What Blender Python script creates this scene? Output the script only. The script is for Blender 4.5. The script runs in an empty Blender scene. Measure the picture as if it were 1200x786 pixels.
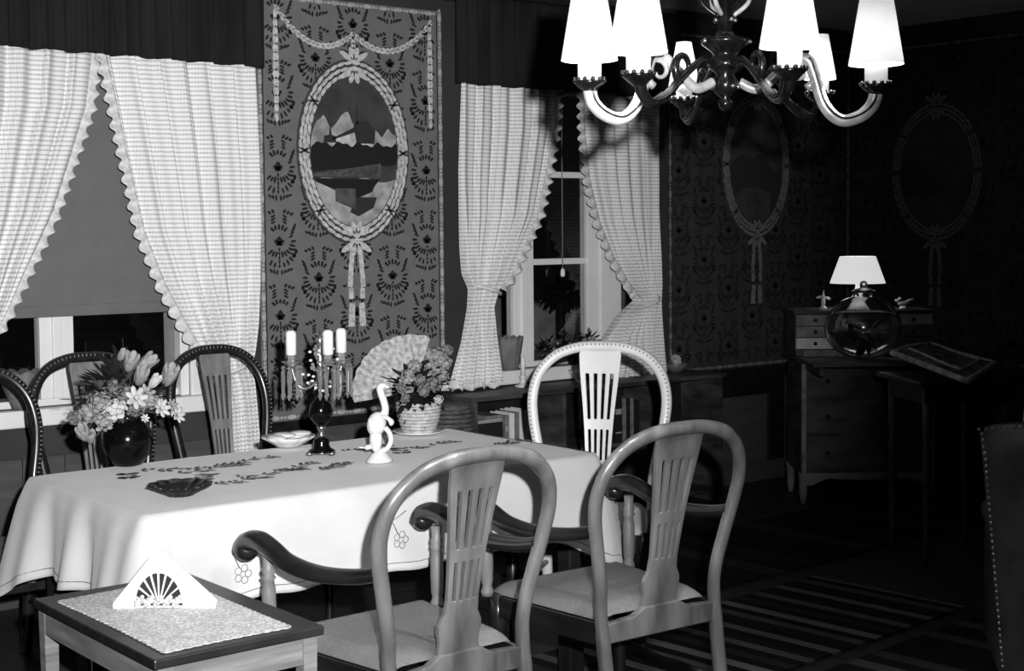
import bpy, math, random
from math import sin, cos, pi, radians, sqrt, atan2
from mathutils import Vector, Matrix, Euler
random.seed(7)
sc = bpy.context.scene
COL = sc.collection

# ------------------------------------------------------------------ camera, world, light, exposure
cd = bpy.data.cameras.new('camera')
cam = bpy.data.objects.new('camera', cd); COL.objects.link(cam); sc.camera = cam
YAW, PITCH, ROLL, FPX, SHY = -39.05, -3.2, -0.5, 1700.0, 28.0
cam.location = (0, 0, 1.5)
cam.rotation_mode = 'XYZ'
R3 = Euler((0, 0, radians(YAW))).to_matrix() @ Euler((radians(90+PITCH), 0, 0)).to_matrix() @ Euler((0, 0, radians(ROLL))).to_matrix()
cam.rotation_euler = R3.to_euler('XYZ')
cd.sensor_fit = 'HORIZONTAL'; cd.sensor_width = 36; cd.lens = FPX*36/1200; cd.shift_y = -SHY/1200
cd.clip_start = .05; cd.clip_end = 60

def at(px, py, **k):
    """the point of the room that the photograph shows at pixel (px, py) on the plane x=, y= or z="""
    d = R3 @ Vector(((px-600)/FPX, -(py-393+SHY)/FPX, -1)); C = Vector((0, 0, 1.5))
    (ax, v), = k.items(); i = 'xyz'.index(ax)
    return C + d*((v-C[i])/d[i])

w = bpy.data.worlds.new('night'); sc.world = w; w.use_nodes = True
w.node_tree.nodes['Background'].inputs[0].default_value = (.5, .5, .5, 1)
w.node_tree.nodes['Background'].inputs[1].default_value = .006

def look(o, target):
    o.rotation_euler = (Vector(target)-o.location).to_track_quat('-Z', 'Y').to_euler()
# the flash gun above the lens
ld = bpy.data.lights.new('flash', 'SPOT'); lo = bpy.data.objects.new('flash', ld); COL.objects.link(lo)
lo.location = Vector((0, 0, 1.5)) + Vector((.776, -.63, 0))*.13 + Vector((0, 0, .135))
ld.energy = 1420; ld.spot_size = radians(53); ld.spot_blend = 1.0; ld.shadow_soft_size = .022
look(lo, (3.05, 5.6, 1.35))
sc.view_settings.view_transform = 'Standard'; sc.view_settings.look = 'None'
sc.view_settings.exposure = 0.0; sc.view_settings.gamma = 1.0; sc.view_settings.use_curve_mapping = False
sc.cycles.use_denoising = True
sc.cycles.max_bounces = 8; sc.cycles.transparent_max_bounces = 12; sc.cycles.sample_clamp_indirect = 4
sc.cycles.caustics_reflective = False; sc.cycles.caustics_refractive = False

# ------------------------------------------------------------------ materials (all grey: the photograph is black and white)
def g(v): return (v, v, v, 1)
def mat(name, c, rough=.6, c2=None, scale=8, stretch=(1, 1, 1), bump=0, bscale=40, metal=0, emit=0, trans=0, spec=.5, coat=0, detail=4):
    m = bpy.data.materials.new(name); m.use_nodes = True
    N = m.node_tree.nodes; L = m.node_tree.links; b = N['Principled BSDF']
    b.inputs['Base Color'].default_value = g(c); b.inputs['Roughness'].default_value = rough
    b.inputs['Metallic'].default_value = metal; b.inputs['Specular IOR Level'].default_value = spec
    b.inputs['Coat Weight'].default_value = coat; b.inputs['Coat Roughness'].default_value = .15
    b.inputs['Transmission Weight'].default_value = trans
    if emit: b.inputs['Emission Color'].default_value = g(1); b.inputs['Emission Strength'].default_value = emit
    tc = N.new('ShaderNodeTexCoord'); mp = N.new('ShaderNodeMapping'); mp.inputs['Scale'].default_value = stretch
    L.new(tc.outputs['Object'], mp.inputs[0])
    if c2 is not None:
        n = N.new('ShaderNodeTexNoise'); n.inputs['Scale'].default_value = scale; n.inputs['Detail'].default_value = detail
        r = N.new('ShaderNodeValToRGB'); r.color_ramp.elements[0].position = .35; r.color_ramp.elements[1].position = .65
        r.color_ramp.elements[0].color = g(c2); r.color_ramp.elements[1].color = g(c)
        L.new(mp.outputs[0], n.inputs['Vector']); L.new(n.outputs['Fac'], r.inputs[0]); L.new(r.outputs[0], b.inputs['Base Color'])
    if bump:
        n2 = N.new('ShaderNodeTexNoise'); n2.inputs['Scale'].default_value = bscale
        bp = N.new('ShaderNodeBump'); bp.inputs['Strength'].default_value = bump; bp.inputs['Distance'].default_value = .004
        L.new(mp.outputs[0], n2.inputs['Vector']); L.new(n2.outputs['Fac'], bp.inputs['Height']); L.new(bp.outputs[0], b.inputs['Normal'])
    return m
def band_mat(name, lo_, hi, scale, direction='Z', rough=.9, dist=.6, second=None):
    m = mat(name, hi, rough, spec=.2)
    N = m.node_tree.nodes; L = m.node_tree.links; b = N['Principled BSDF']
    tc = N.new('ShaderNodeTexCoord'); wv = N.new('ShaderNodeTexWave'); wv.wave_type = 'BANDS'; wv.bands_direction = direction
    wv.inputs['Scale'].default_value = scale; wv.inputs['Distortion'].default_value = dist; wv.inputs['Detail'].default_value = 2
    wv.inputs['Detail Scale'].default_value = 3
    L.new(tc.outputs['Object'], wv.inputs['Vector'])
    r = N.new('ShaderNodeValToRGB'); r.color_ramp.elements[0].color = g(lo_); r.color_ramp.elements[1].color = g(hi)
    r.color_ramp.elements[0].position = .15; r.color_ramp.elements[1].position = .6
    fac = wv.outputs['Fac']
    if second:
        w2 = N.new('ShaderNodeTexWave'); w2.bands_direction = second[0]; w2.inputs['Scale'].default_value = second[1]; w2.inputs['Distortion'].default_value = .5
        L.new(tc.outputs['Object'], w2.inputs['Vector'])
        mx = N.new('ShaderNodeMath'); mx.operation = 'MULTIPLY_ADD'; mx.inputs[1].default_value = second[2]
        L.new(w2.outputs['Fac'], mx.inputs[0]); L.new(fac, mx.inputs[2]); fac = mx.outputs[0]
    L.new(fac, r.inputs[0]); L.new(r.outputs[0], b.inputs['Base Color'])
    return m
def stripe_mat(name, vals, axis=0, period=1.0):
    """woven rag stripes: a ramp with hard steps repeated along one object axis"""
    m = mat(name, .2, .95, spec=.1)
    N = m.node_tree.nodes; L = m.node_tree.links; b = N['Principled BSDF']
    tc = N.new('ShaderNodeTexCoord'); sp = N.new('ShaderNodeSeparateXYZ'); L.new(tc.outputs['Object'], sp.inputs[0])
    md = N.new('ShaderNodeMath'); md.operation = 'FRACT'; dv = N.new('ShaderNodeMath'); dv.operation = 'DIVIDE'; dv.inputs[1].default_value = period
    L.new(sp.outputs[axis], dv.inputs[0]); L.new(dv.outputs[0], md.inputs[0])
    r = N.new('ShaderNodeValToRGB'); r.color_ramp.interpolation = 'CONSTANT'
    e = r.color_ramp.elements
    while len(e) < len(vals): e.new(.5)
    for i, v in enumerate(vals): e[i].position = i/len(vals); e[i].color = g(v)
    L.new(md.outputs[0], r.inputs[0])
    n = N.new('ShaderNodeTexNoise'); n.inputs['Scale'].default_value = 70
    mp = N.new('ShaderNodeMapping'); mp.inputs['Scale'].default_value = (1, .15, 1) if axis == 0 else (.15, 1, 1)
    L.new(tc.outputs['Object'], mp.inputs[0]); L.new(mp.outputs[0], n.inputs['Vector'])
    mx = N.new('ShaderNodeMix'); mx.data_type = 'RGBA'; mx.blend_type = 'MULTIPLY'; mx.inputs['Factor'].default_value = .8
    L.new(r.outputs[0], mx.inputs['A']); L.new(n.outputs['Color'], mx.inputs['B']); L.new(mx.outputs['Result'], b.inputs['Base Color'])
    return m
M = dict(
    wall=mat('painted_wall', .04, .8, .03, 3, bump=.1),
    ceiling=mat('ceiling_paint', .42, .9, .38, 2),
    floor=mat('floor_boards', .035, .5, .015, 6, (1, 12, 1), bump=.1),
    dado=mat('dado_paint', .075, .7, .055, 5, (1, 1, 6)),
    paper=mat('wallpaper_ground', .17, .8, .145, 14, bump=.05),
    ink=mat('wallpaper_ink', .012, .8, .008, 20),
    border=mat('printed_border', .5, .8, .3, 45),
    ribbon=mat('printed_ribbon', .7, .8, .4, 60),
    ribbon_dark=mat('printed_shade_ink', .05, .8, .04, 30),
    white_paint=mat('white_window_paint', .85, .5, .78, 6),
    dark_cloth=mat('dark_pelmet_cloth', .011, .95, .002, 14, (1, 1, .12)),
    blind=mat('roller_blind_cloth', .155, .9, .14, 10, bump=.05),
    glass=None,
    curtain=band_mat('curtain_weave', .5, .86, 17, 'Z', second=('X', 30, .25)),
    frill=mat('curtain_frill_cloth', .8, .9, .6, 60),
    cloth=mat('white_tablecloth_linen', .58, .85, .52, 5, bump=.12, bscale=300),
    thread_dark=mat('dark_embroidery_thread', .10, .8, .03, 80),
    thread_mid=mat('grey_embroidery_thread', .2, .8, .14, 80),
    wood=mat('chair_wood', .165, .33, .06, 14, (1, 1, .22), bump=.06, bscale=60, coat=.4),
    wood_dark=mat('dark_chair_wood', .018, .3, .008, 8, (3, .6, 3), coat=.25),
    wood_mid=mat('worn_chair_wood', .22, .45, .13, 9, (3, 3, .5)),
    white_wood=mat('white_painted_chair', .85, .4, .76, 8, coat=.2),
    tick=mat('inlay_dark', .22, .6, .18, 20),
    seat=mat('seat_fabric', .15, .95, .125, 90, bump=.3, bscale=400),
    table_wood=mat('dark_table_wood', .02, .4, .01, 8, (1, 6, 1)),
    side_wood=mat('side_table_wood', .26, .45, .13, 6, (.6, .6, 6), bump=.05),
    lace=mat('crochet_lace', .6, .95, .36, 45, bump=.8, bscale=130),
    porcelain=mat('white_porcelain', .72, .25, coat=.4),
    plaster=mat('white_plaster_glaze', .72, .5, .65, 10),
    black_glass=mat('black_glass', .003, .14, spec=.25, coat=.15),
    clear=mat('crystal_glass', .95, .03, trans=.85, spec=.8),
    silver=mat('aged_silver', .5, .25, .2, 50, metal=.9),
    wax=mat('candle_wax', .8, .5),
    wicker=mat('white_wicker', .55, .8, .35, 60, bump=.6, bscale=90),
    wicker_dark=mat('brown_wicker', .13, .8, .035, 40, (1, 1, 3), bump=.8, bscale=80),
    leaf=mat('dark_leaf', .02, .5, .01, 20), leaf_mid=mat('mid_leaf', .1, .6, .05, 25),
    petal=mat('pale_petal', .33, .8, .2, 40), petal_light=mat('white_petal', .55, .8, .4, 40), petal_mid=mat('grey_petal', .2, .8, .12, 40),
    terracotta=mat('clay_pot', .2, .8, .14, 14),
    shade=mat('lamp_shade_parchment', .85, .7, emit=.55), shade_lit=mat('lit_shade_cloth', .8, .8, emit=.62),
    holder=mat('card_candle_tube', .85, .5, emit=.35),
    brass=mat('cream_and_gilt_arm', .7, .25, .3, 26, metal=.35, coat=.6), bronze=mat('dark_bronze', .03, .2, .012, 40, metal=.7),
    dresser=mat('worn_dresser_wood', .08, .55, .02, 5, (1, 1, 3), bump=.1), drawer_mid=mat('drawer_wood', .28, .6, .14, 12),
    drawer_light=mat('pale_drawer_wood', .75, .6, .6, 14), knob=mat('dark_knob', .01, .3),
    leather=mat('dark_leather', .05, .5, .007, 6, bump=.2), stud=mat('brass_studs', .3, .35, metal=.6),
    cush=mat('patterned_cushion_cloth', .22, .9, .03, 16, bump=.3), cush_edge=mat('pale_cushion_border', .75, .95, .4, 30),
    book_dark=mat('black_book_cloth', .012, .6), book_light=mat('pale_book_cloth', .8, .7, .7, 20), book_mid=mat('grey_book_cloth', .25, .7, .1, 20),
    paper_white=mat('book_pages', .5, .8, .35, 60, (1, 1, 8)), gilt=mat('gilt_lettering', .35, .4),
    night=mat('night_ground', .02, .95, .01, 3),
    sky_dark=mat('painted_dark_sky', .06, .8, .03, 9), cloud=mat('painted_cloud', .5, .8, .22, 14), trees=mat('painted_trees', .006, .8),
    meadow=mat('painted_meadow', .1, .8, .05, 25), house=mat('painted_house', .7, .8, .4, 30), roofm=mat('painted_roof', .025, .8), water=mat('painted_water', .12, .8, .03, 22, (1, 1, 3)),
)

def lace_mat():
    m = mat('crochet_lace', .8, .95); N = m.node_tree.nodes; L = m.node_tree.links; b = N['Principled BSDF']
    tc = N.new('ShaderNodeTexCoord'); v = N.new('ShaderNodeTexVoronoi'); v.inputs['Scale'].default_value = 110; v.distance = 'CHEBYCHEV'
    n = N.new('ShaderNodeTexNoise'); n.inputs['Scale'].default_value = 22
    r = N.new('ShaderNodeValToRGB'); r.color_ramp.elements[0].color = g(.66); r.color_ramp.elements[1].color = g(.36); r.color_ramp.elements[0].position = .35; r.color_ramp.elements[1].position = .75
    a = N.new('ShaderNodeMath'); a.operation = 'MULTIPLY_ADD'; a.inputs[1].default_value = .5; L.new(n.outputs['Fac'], a.inputs[0]); L.new(v.outputs['Distance'], a.inputs[2])
    L.new(tc.outputs['Object'], v.inputs['Vector']); L.new(tc.outputs['Object'], n.inputs['Vector']); L.new(a.outputs[0], r.inputs[0]); L.new(r.outputs[0], b.inputs['Base Color'])
    bp = N.new('ShaderNodeBump'); bp.inputs['Strength'].default_value = .6; bp.inputs['Distance'].default_value = .003; L.new(v.outputs['Distance'], bp.inputs['Height']); L.new(bp.outputs[0], b.inputs['Normal'])
    return m
M['lace'] = lace_mat()
def shade_mat():
    m = mat('translucent_shade', .9, .7, emit=.35); N = m.node_tree.nodes; L = m.node_tree.links
    t = N.new('ShaderNodeBsdfTranslucent'); t.inputs[0].default_value = g(.9); mx = N.new('ShaderNodeMixShader'); mx.inputs[0].default_value = .4
    L.new(N['Principled BSDF'].outputs[0], mx.inputs[1]); L.new(t.outputs[0], mx.inputs[2]); L.new(mx.outputs[0], N['Material Output'].inputs[0]); return m
M['shade'] = shade_mat()
def pane_mat():
    m = bpy.data.materials.new('window_glass'); m.use_nodes = True; N = m.node_tree.nodes; L = m.node_tree.links; N.remove(N['Principled BSDF'])
    t = N.new('ShaderNodeBsdfTransparent'); t.inputs[0].default_value = g(.9); q = N.new('ShaderNodeBsdfGlossy'); q.inputs['Roughness'].default_value = .02
    f = N.new('ShaderNodeFresnel'); f.inputs[0].default_value = 1.45; x = N.new('ShaderNodeMixShader')
    L.new(f.outputs[0], x.inputs[0]); L.new(t.outputs[0], x.inputs[1]); L.new(q.outputs[0], x.inputs[2]); L.new(x.outputs[0], N['Material Output'].inputs[0]); return m
M['glass'] = pane_mat()
M['cloth'].node_tree.nodes['Principled BSDF'].inputs['Sheen Weight'].default_value = .22
M['cloth'].node_tree.nodes['Principled BSDF'].inputs['Sheen Roughness'].default_value = .45
M['fan'] = mat('fan_lace', .5, .95, .24, 55, bump=.4, bscale=120)
M['paper_shaded'] = mat('shaded_wallpaper', .045, .8, .03, 14); M['ribbon_shaded'] = mat('shaded_ribbon', .24, .8, .12, 60); M['ink_shaded'] = mat('shaded_ink', .008, .8); M['snow'] = mat('snow', .5, .9, .3, 9)  # wallpaper, ribbon and ink: shaded copies, flash falloff put into the colour

# ------------------------------------------------------------------ mesh helpers
class MB:
    def __init__(s): s.v = []; s.f = []; s.sm = []
    def add(s, v, f, smooth=True):
        n = len(s.v); s.v += [tuple(p) for p in v]; s.f += [tuple(i+n for i in q) for q in f]; s.sm += [smooth]*len(f); return s
    def box(s, x0, x1, y0, y1, z0, z1, m=None):
        v = [(x, y, z) for z in (z0, z1) for y in (y0, y1) for x in (x0, x1)]
        if m: v = [m @ Vector(p) for p in v]
        return s.add(v, [(0, 2, 3, 1), (4, 5, 7, 6), (0, 1, 5, 4), (2, 6, 7, 3), (0, 4, 6, 2), (1, 3, 7, 5)], False)
    def lathe(s, prof, c=(0, 0, 0), n=20, sx=1, sy=1, m=None):
        v = []; f = []
        for r, z in prof:
            for k in range(n):
                a = 2*pi*k/n; p = Vector((c[0]+r*cos(a)*sx, c[1]+r*sin(a)*sy, c[2]+z)); v.append(m @ p if m else p)
        for i in range(len(prof)-1):
            for k in range(n): k2 = (k+1) % n; f.append((i*n+k, i*n+k2, (i+1)*n+k2, (i+1)*n+k))
        f.append(tuple(range(n-1, -1, -1))); f.append(tuple((len(prof)-1)*n+k for k in range(n)))
        return s.add(v, f)
    def tube(s, pts, r, n=10, closed=False, flat=1.0, up=(0, 0, 1)):
        pts = [Vector(p) for p in pts]; m = len(pts)
        rr = r if isinstance(r, (list, tuple)) else [r]*m
        v = []; f = []; last = Vector(up)
        for i, p in enumerate(pts):
            t = (pts[(i+1) % m]-pts[i-1]) if closed else (pts[min(i+1, m-1)]-pts[max(i-1, 0)])
            t.normalize(); u = last - t*last.dot(t)
            if u.length < 1e-4: u = t.orthogonal()
            u.normalize(); last = u; b = t.cross(u)
            for k in range(n):
                a = 2*pi*k/n; v.append(p + u*cos(a)*rr[i]*flat + b*sin(a)*rr[i])
        for i in range(m if closed else m-1):
            j = (i+1) % m
            for k in range(n): k2 = (k+1) % n; f.append((i*n+k, i*n+k2, j*n+k2, j*n+k))
        if not closed: f.append(tuple(range(n-1, -1, -1))); f.append(tuple((m-1)*n+k for k in range(n)))
        return s.add(v, f)
    def ell(s, c, r, m=None, n=10, k=7):
        c = Vector(c); v = []; f = []
        for i in range(1, k):
            t = pi*i/k
            for j in range(n):
                a = 2*pi*j/n; p = Vector((r[0]*sin(t)*cos(a), r[1]*sin(t)*sin(a), r[2]*cos(t))); v.append(c + (m @ p if m else p))
        top = len(v); v.append(c+(m @ Vector((0, 0, r[2])) if m else Vector((0, 0, r[2])))); v.append(c-(m @ Vector((0, 0, r[2])) if m else Vector((0, 0, r[2]))))
        for i in range(k-2):
            for j in range(n): j2 = (j+1) % n; f.append((i*n+j, (i+1)*n+j, (i+1)*n+j2, i*n+j2))
        for j in range(n): j2 = (j+1) % n; f.append((top, j, j2)); f.append((top+1, (k-2)*n+j2, (k-2)*n+j))
        return s.add(v, f)
    def prism(s, poly, h0, h1, plane='xy', m=None, smooth=False):
        n = len(poly)
        def P(a, b, h):
            q = Vector((a, b, h)) if plane == 'xy' else (Vector((a, h, b)) if plane == 'xz' else Vector((h, a, b)))
            return m @ q if m else q
        v = [P(a, b, h0) for a, b in poly]+[P(a, b, h1) for a, b in poly]
        f = [tuple(range(n-1, -1, -1)), tuple(range(n, 2*n))]+[(i, (i+1) % n, n+(i+1) % n, n+i) for i in range(n)]
        return s.add(v, f, smooth)
    def grid(s, fn, nu, nv, smooth=True, wrap=False):
        v = [fn(i/nu, j/nv) for j in range(nv+1) for i in range(nu+1)]
        f = [(j*(nu+1)+i, j*(nu+1)+i+1, (j+1)*(nu+1)+i+1, (j+1)*(nu+1)+i) for j in range(nv) for i in range(nu)]
        return s.add(v, f, smooth)
    def build(s, name, m, parent=None, loc=None, rot=None, bevel=0, solid=0, sub=0, stuff=False, recalc=True):
        me = bpy.data.meshes.new(name); me.from_pydata(s.v, [], s.f); me.update()
        me.polygons.foreach_set('use_smooth', s.sm)
        if recalc:
            import bmesh
            b = bmesh.new(); b.from_mesh(me); bmesh.ops.recalc_face_normals(b, faces=b.faces); b.to_mesh(me); b.free()
        me.materials.append(M[m] if isinstance(m, str) else m)
        o = bpy.data.objects.new(name, me); COL.objects.link(o)
        if parent: o.parent = parent
        if loc: o.location = loc
        if rot is not None: o.rotation_euler = rot if hasattr(rot, '__len__') else (0, 0, rot)
        if bevel:
            q = o.modifiers.new('bevel', 'BEVEL'); q.width = bevel; q.segments = 2; q.limit_method = 'ANGLE'
        if solid:
            q = o.modifiers.new('thickness', 'SOLIDIFY'); q.thickness = solid; q.offset = 0
        if sub:
            q = o.modifiers.new('smooth', 'SUBSURF'); q.levels = sub; q.render_levels = sub
        if stuff: o['kind'] = 'stuff'
        return o
def spline(pts, n=8, closed=False):
    pts = [Vector(p) for p in pts]; m = len(pts); out = []
    for i in range(m if closed else m-1):
        if closed: a, b, c, d = pts[i-1], pts[i], pts[(i+1) % m], pts[(i+2) % m]
        else: a, b, c, d = pts[max(i-1, 0)], pts[i], pts[i+1], pts[min(i+2, m-1)]
        for k in range(n):
            t = k/n; out.append(.5*((2*b)+(c-a)*t+(2*a-5*b+4*c-d)*t*t+(3*b-a-3*c+d)*t**3))
    if not closed: out.append(pts[-1])
    return out
def interp(tab, x):
    if x <= tab[0][0]: return tab[0][1]
    for (a, b), (c, d) in zip(tab, tab[1:]):
        if x <= c: return b+(d-b)*(x-a)/(c-a)
    return tab[-1][1]
def thing(name, label, cat, loc=(0, 0, 0), rz=0, group=None):
    o = bpy.data.objects.new(name, None); COL.objects.link(o); o.empty_display_size = .1
    o.location = loc; o.rotation_euler = (0, 0, rz); return tag(o, label, cat, group)
def tag(o, label, cat, group=None):
    o['label'] = label; o['category'] = cat
    if group: o['group'] = group
    return o
def struct(o): o['kind'] = 'structure'; return o
def dup(o, parent=None):
    c = o.copy(); COL.objects.link(c); c.parent = parent
    for ch in o.children: dup(ch, c)
    return c
T = Matrix.Translation
def RX(a): return Matrix.Rotation(a, 4, 'X')
def RY(a): return Matrix.Rotation(a, 4, 'Y')
def RZ(a): return Matrix.Rotation(a, 4, 'Z')

# ------------------------------------------------------------------ room shell
XL, XR, YF, YB, ZC = -.7, 7.48, -1.2, 5.75, 2.72
WIN = [(1.70, 2.86, .80, 2.25), (4.50, 5.62, .79, 2.25)]
b = MB(); xs = [XL-.2]
b.box(XL-.2, WIN[0][0], YB, YB+.2, 0, ZC)
b.box(WIN[0][1], WIN[1][0], YB, YB+.2, 0, ZC); b.box(WIN[1][1], XR+.2, YB, YB+.2, 0, ZC)
for x0, x1, z0, z1 in WIN: b.box(x0, x1, YB, YB+.2, 0, z0); b.box(x0, x1, YB, YB+.2, z1, ZC)
wall_back = struct(b.build('wall_back', 'wall'))
wall_right = struct(MB().box(XR, XR+.2, YF-.2, YB, 0, ZC).build('wall_right', 'wall'))
struct(MB().box(XL-.2, XL, YF-.2, YB, 0, ZC).build('wall_left', 'wall'))
struct(MB().box(XL, XR, YF-.2, YF, 0, ZC).build('wall_front', 'wall'))
ceil = struct(MB().box(XL-.2, XR+.2, YF-.2, YB+.2, ZC, ZC+.1).build('ceiling', 'ceiling'))
floor = struct(MB().box(XL-.2, XR+.2, YF-.2, YB+.2, -.12, -.022).build('floor', 'night'))
pl = None
x = XL
k = 0
while x < XR:          # floorboards run towards the window wall
    wd = .135
    if pl is None:
        pl = MB().box(0, wd-.004, YF, YB, -.022, 0).build('floorboard', 'floor', floor); o = pl
    else:
        o = pl.copy(); COL.objects.link(o)
    o.location = (x, 0, random.uniform(-.001, 0)); x += wd
# dado on the back wall: rail, framed boards, baseboard
b = MB(); b.box(2.95, WIN[1][0]-.05, YB-.022, YB, .60, .645).box(5.72, XR, YB-.03, YB, .63, .685)
struct(b.build('trim_1', 'wood_dark', bevel=.004))
struct(MB().box(XL, XR, YB-.02, YB, 0, .12).build('baseboard_back', 'dado', bevel=.004))
struct(MB().box(XR-.02, XR, YF, YB-.02, 0, .12).build('baseboard_right', 'dado', bevel=.004))
struct(MB().box(XR-.03, XR, YF, YB-.03, .63, .685).build('trim_2', 'wood_dark', bevel=.004))
dp = None
x = XL
i = 0
while x < XR-.05:
    if i == 0: dp = MB().box(0, .172, YB-.012, YB, .12, .60).build('dado_board', 'dado', wall_back); o = dp
    else: o = dp.copy(); COL.objects.link(o)
    o.location = (x, 0, 0); x += .176; i += 1
# framed dado panel to the right of the bookcase
f = MB()
f.box(5.86, 5.96, YB-.04, YB-.012, .12, .63).box(6.60, 6.74, YB-.04, YB-.012, .12, .63).box(5.96, 6.60, YB-.04, YB-.012, .52, .63)
f.build('dado_frame', 'wood_dark', wall_back, bevel=.004)
MB().box(5.96, 6.60, YB-.022, YB-.012, .12, .52).build('dado_panel', 'dado', wall_back)

# ------------------------------------------------------------------ windows
def window(name, x0, x1, z0, z1, bars, rails, sillx):
    w_ = struct(MB().box(x0, x0+.04, YB, YB+.16, z0, z1).box(x1-.04, x1, YB, YB+.16, z0, z1).box(x0+.04, x1-.04, YB, YB+.16, z1-.04, z1).box(x0+.04, x1-.04, YB+.03, YB+.16, z0, z0+.03).build(name, 'white_paint', bevel=.004))
    for a, c in bars:
        MB().box(a, a+(c-a)*.36, YB+.03, YB+.09, z0+.03, z1-.04).box(a+(c-a)*.36, a+(c-a)*.64, YB+.02, YB+.1, z0+.03, z1-.04).box(a+(c-a)*.64, c, YB+.03, YB+.09, z0+.03, z1-.04).build('mullion', 'white_paint', w_, bevel=.003)
    for a, c, z in rails:
        MB().box(a, c, YB+.035, YB+.075, z-.016, z+.016).build('glazing_bar', 'white_paint', w_, bevel=.003)
    xs = [x0+.04]+[q for ac in bars for q in ac]+[x1-.04]
    for a, c in zip(xs[::2], xs[1::2]): MB().box(a, c, YB+.055, YB+.06, z0+.03, z1-.04).build('pane', 'glass', w_)
    MB().box(sillx[0], sillx[1], YB-.055, YB+.03, z0-.07, z0).build('sill', 'white_paint', w_, bevel=.006)
    # casing on the wall
    MB().box(x0-.07, x0, YB-.02, YB, z0-.0, z1+.07).box(x1, x1+.07, YB-.02, YB, z0, z1+.07).box(x0, x1, YB-.02, YB, z1, z1+.07).build('casing', 'white_paint', w_, bevel=.004)
    return w_
window('window_1', *WIN[0], [(2.215, 2.358)], [], (1.62, 2.93))
window('window_2', *WIN[1], [(4.70, 4.836), (5.212, 5.46)], [(4.836, 5.212, 1.79), (4.836, 5.212, 1.335)], (4.45, 5.66))
# sash frames: pale edge of the centre casement
sb0, sb1 = at(600, 345, y=YB+1.6), at(700, 440, y=YB+1.6)
b = MB()
def snow(u, v): return (-.8+1.9*u, .25*v, -.0+(sb0.z-sb1.z+.9)*(1-(1-v)**2)*(1+.04*sin(u*9)))
b.grid(snow, 30, 10); o = b.build('snow_bank', 'snow', None, (sb0.x+.2, YB+1.6, sb1.z-.9), recalc=False)
tag(o, 'pale snow bank outside, seen through the right window', 'snow')
q_ = at(657, 342, y=YB+1.45)
o = thing('bush', 'dark round bush outside the right window in front of the snow', 'bush', (q_.x, q_.y, 0))
MB().tube([(0, 0, 0), (0, 0, q_.z)], .03, 8).build('stem', 'leaf', o); SNOWBUSH = o

# ------------------------------------------------------------------ roller blind
bl = thing('roller_blind', 'plain grey roller blind half drawn in the left window', 'blind', (2.28, YB+.01, 1.165))
MB().box(-.53, .53, -.006, 0, .046, 1.02).build('blind_cloth', 'blind', bl)
MB().box(-.53, .53, -.010, .004, 0, .046).build('hem_bar', 'blind', bl, bevel=.003)
b = MB(); b.tube([(-.55, 0, 1.03), (.55, 0, 1.03)], .02); b.build('roller', 'white_paint', bl)
bc = thing('blind_cord', 'thin dark cord with a pale tassel hanging in the right window', 'cord', (5.01, YB+.0, 1.30))
MB().tube([(0, 0, 0), (0, 0, .86)], .003, 6).build('cord', 'tick', bc)
MB().lathe([(.004, 0), (.011, -.01), (.013, -.035), (.009, -.045)], n=10).build('tassel', 'wax', bc)

# ------------------------------------------------------------------ curtains
def curtain(label, rows, tie, inner, loc_y, group, topfold=6):
    """rows: (z, x_outer, x_inner) from top to bottom; folds gather towards the tie"""
    zt, zb = rows[0][0], rows[-1][0]
    ot = [(-r[0], r[1]) for r in rows]; it = [(-r[0], r[2]) for r in rows]
    root = thing('lace_curtain', label, 'curtain', ((rows[0][1]+rows[0][2])/2, loc_y, zb), 0, group)
    cx = root.location.x
    ph = random.random()*6
    def fold(u, z):
        wd = abs(interp(it, -z)-interp(ot, -z)); d = min(1, abs(z-tie)/.5)
        amp = .014+.02*(1-d)
        return amp*(sin(u*2*pi*topfold+ph+.6*sin(3*z))+.5*sin(u*2*pi*topfold*2.3+1.7*ph+1.2*z))
    def fn(u, v):
        z = zt+(zb-zt)*v; a = interp(ot, -z); c = interp(it, -z)
        uu = u+.02*sin(u*2*pi*topfold+ph)
        return (a+(c-a)*uu-cx, fold(u, z), z-zb)
    b = MB(); b.grid(fn, 150, 90); b.build('drape', 'curtain', root, solid=.004, recalc=False)
    # frill along the inner edge down to the tie
    s = 1 if rows[0][2] > rows[0][1] else -1
    def fr(u, v):
        z = zt-.02+(tie+.02-zt)*v; c = interp(it, -z); dz = (interp(it, -(z-.05))-c)
        L_ = sqrt(dz*dz+.0025); nx, nz = .05/L_*s, dz/L_*s
        wv = sin(v*abs(zt-tie)*2*pi/.055); wd = .042+.009*wv
        return (c-cx-s*.008+nx*wd*u, fold(1, z)-.008+.014*u*cos(v*abs(zt-tie)*2*pi/.055), z-zb+nz*wd*u)
    b = MB(); b.grid(fr, 5, 230); b.build('frill', 'frill', root, solid=.003, recalc=False)
    def hem(u, v):
        a = rows[-1][1]; c = rows[-1][2]; x = a+(c-a)*u
        return (x-cx, fold(u, zb)+.01*v*sin(u*60), -.035*v+.008*sin(u*45)*v+.01)
    b = MB(); b.grid(hem, 100, 3); b.build('hem_frill', 'frill', root, solid=.003, recalc=False)
    za = tie; a, c = interp(ot, -za), interp(it, -za)
    b = MB(); b.tube([(a-cx+(c-a)*t, -.05*sin(pi*t)-.03, za-zb+.02-.05*t*(1 if True else 0)) for t in [i/10 for i in range(11)]], .006, 8, flat=1.6)
    b.build('tieback', 'frill', root)
    return root
CY = YB-.12
def P(px, py):
    q = at(px, py, y=CY); return q.x, q.z
def rows_from(l):   # (py, px_outer, px_inner)
    r = []
    for py, a, c in l:
        xa, za = P(a, py); xc, zc = P(c, py); r.append(((za+zc)/2, xa, xc))
    return [(r[0][0]+.12, r[0][1], r[0][2])]+r
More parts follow.
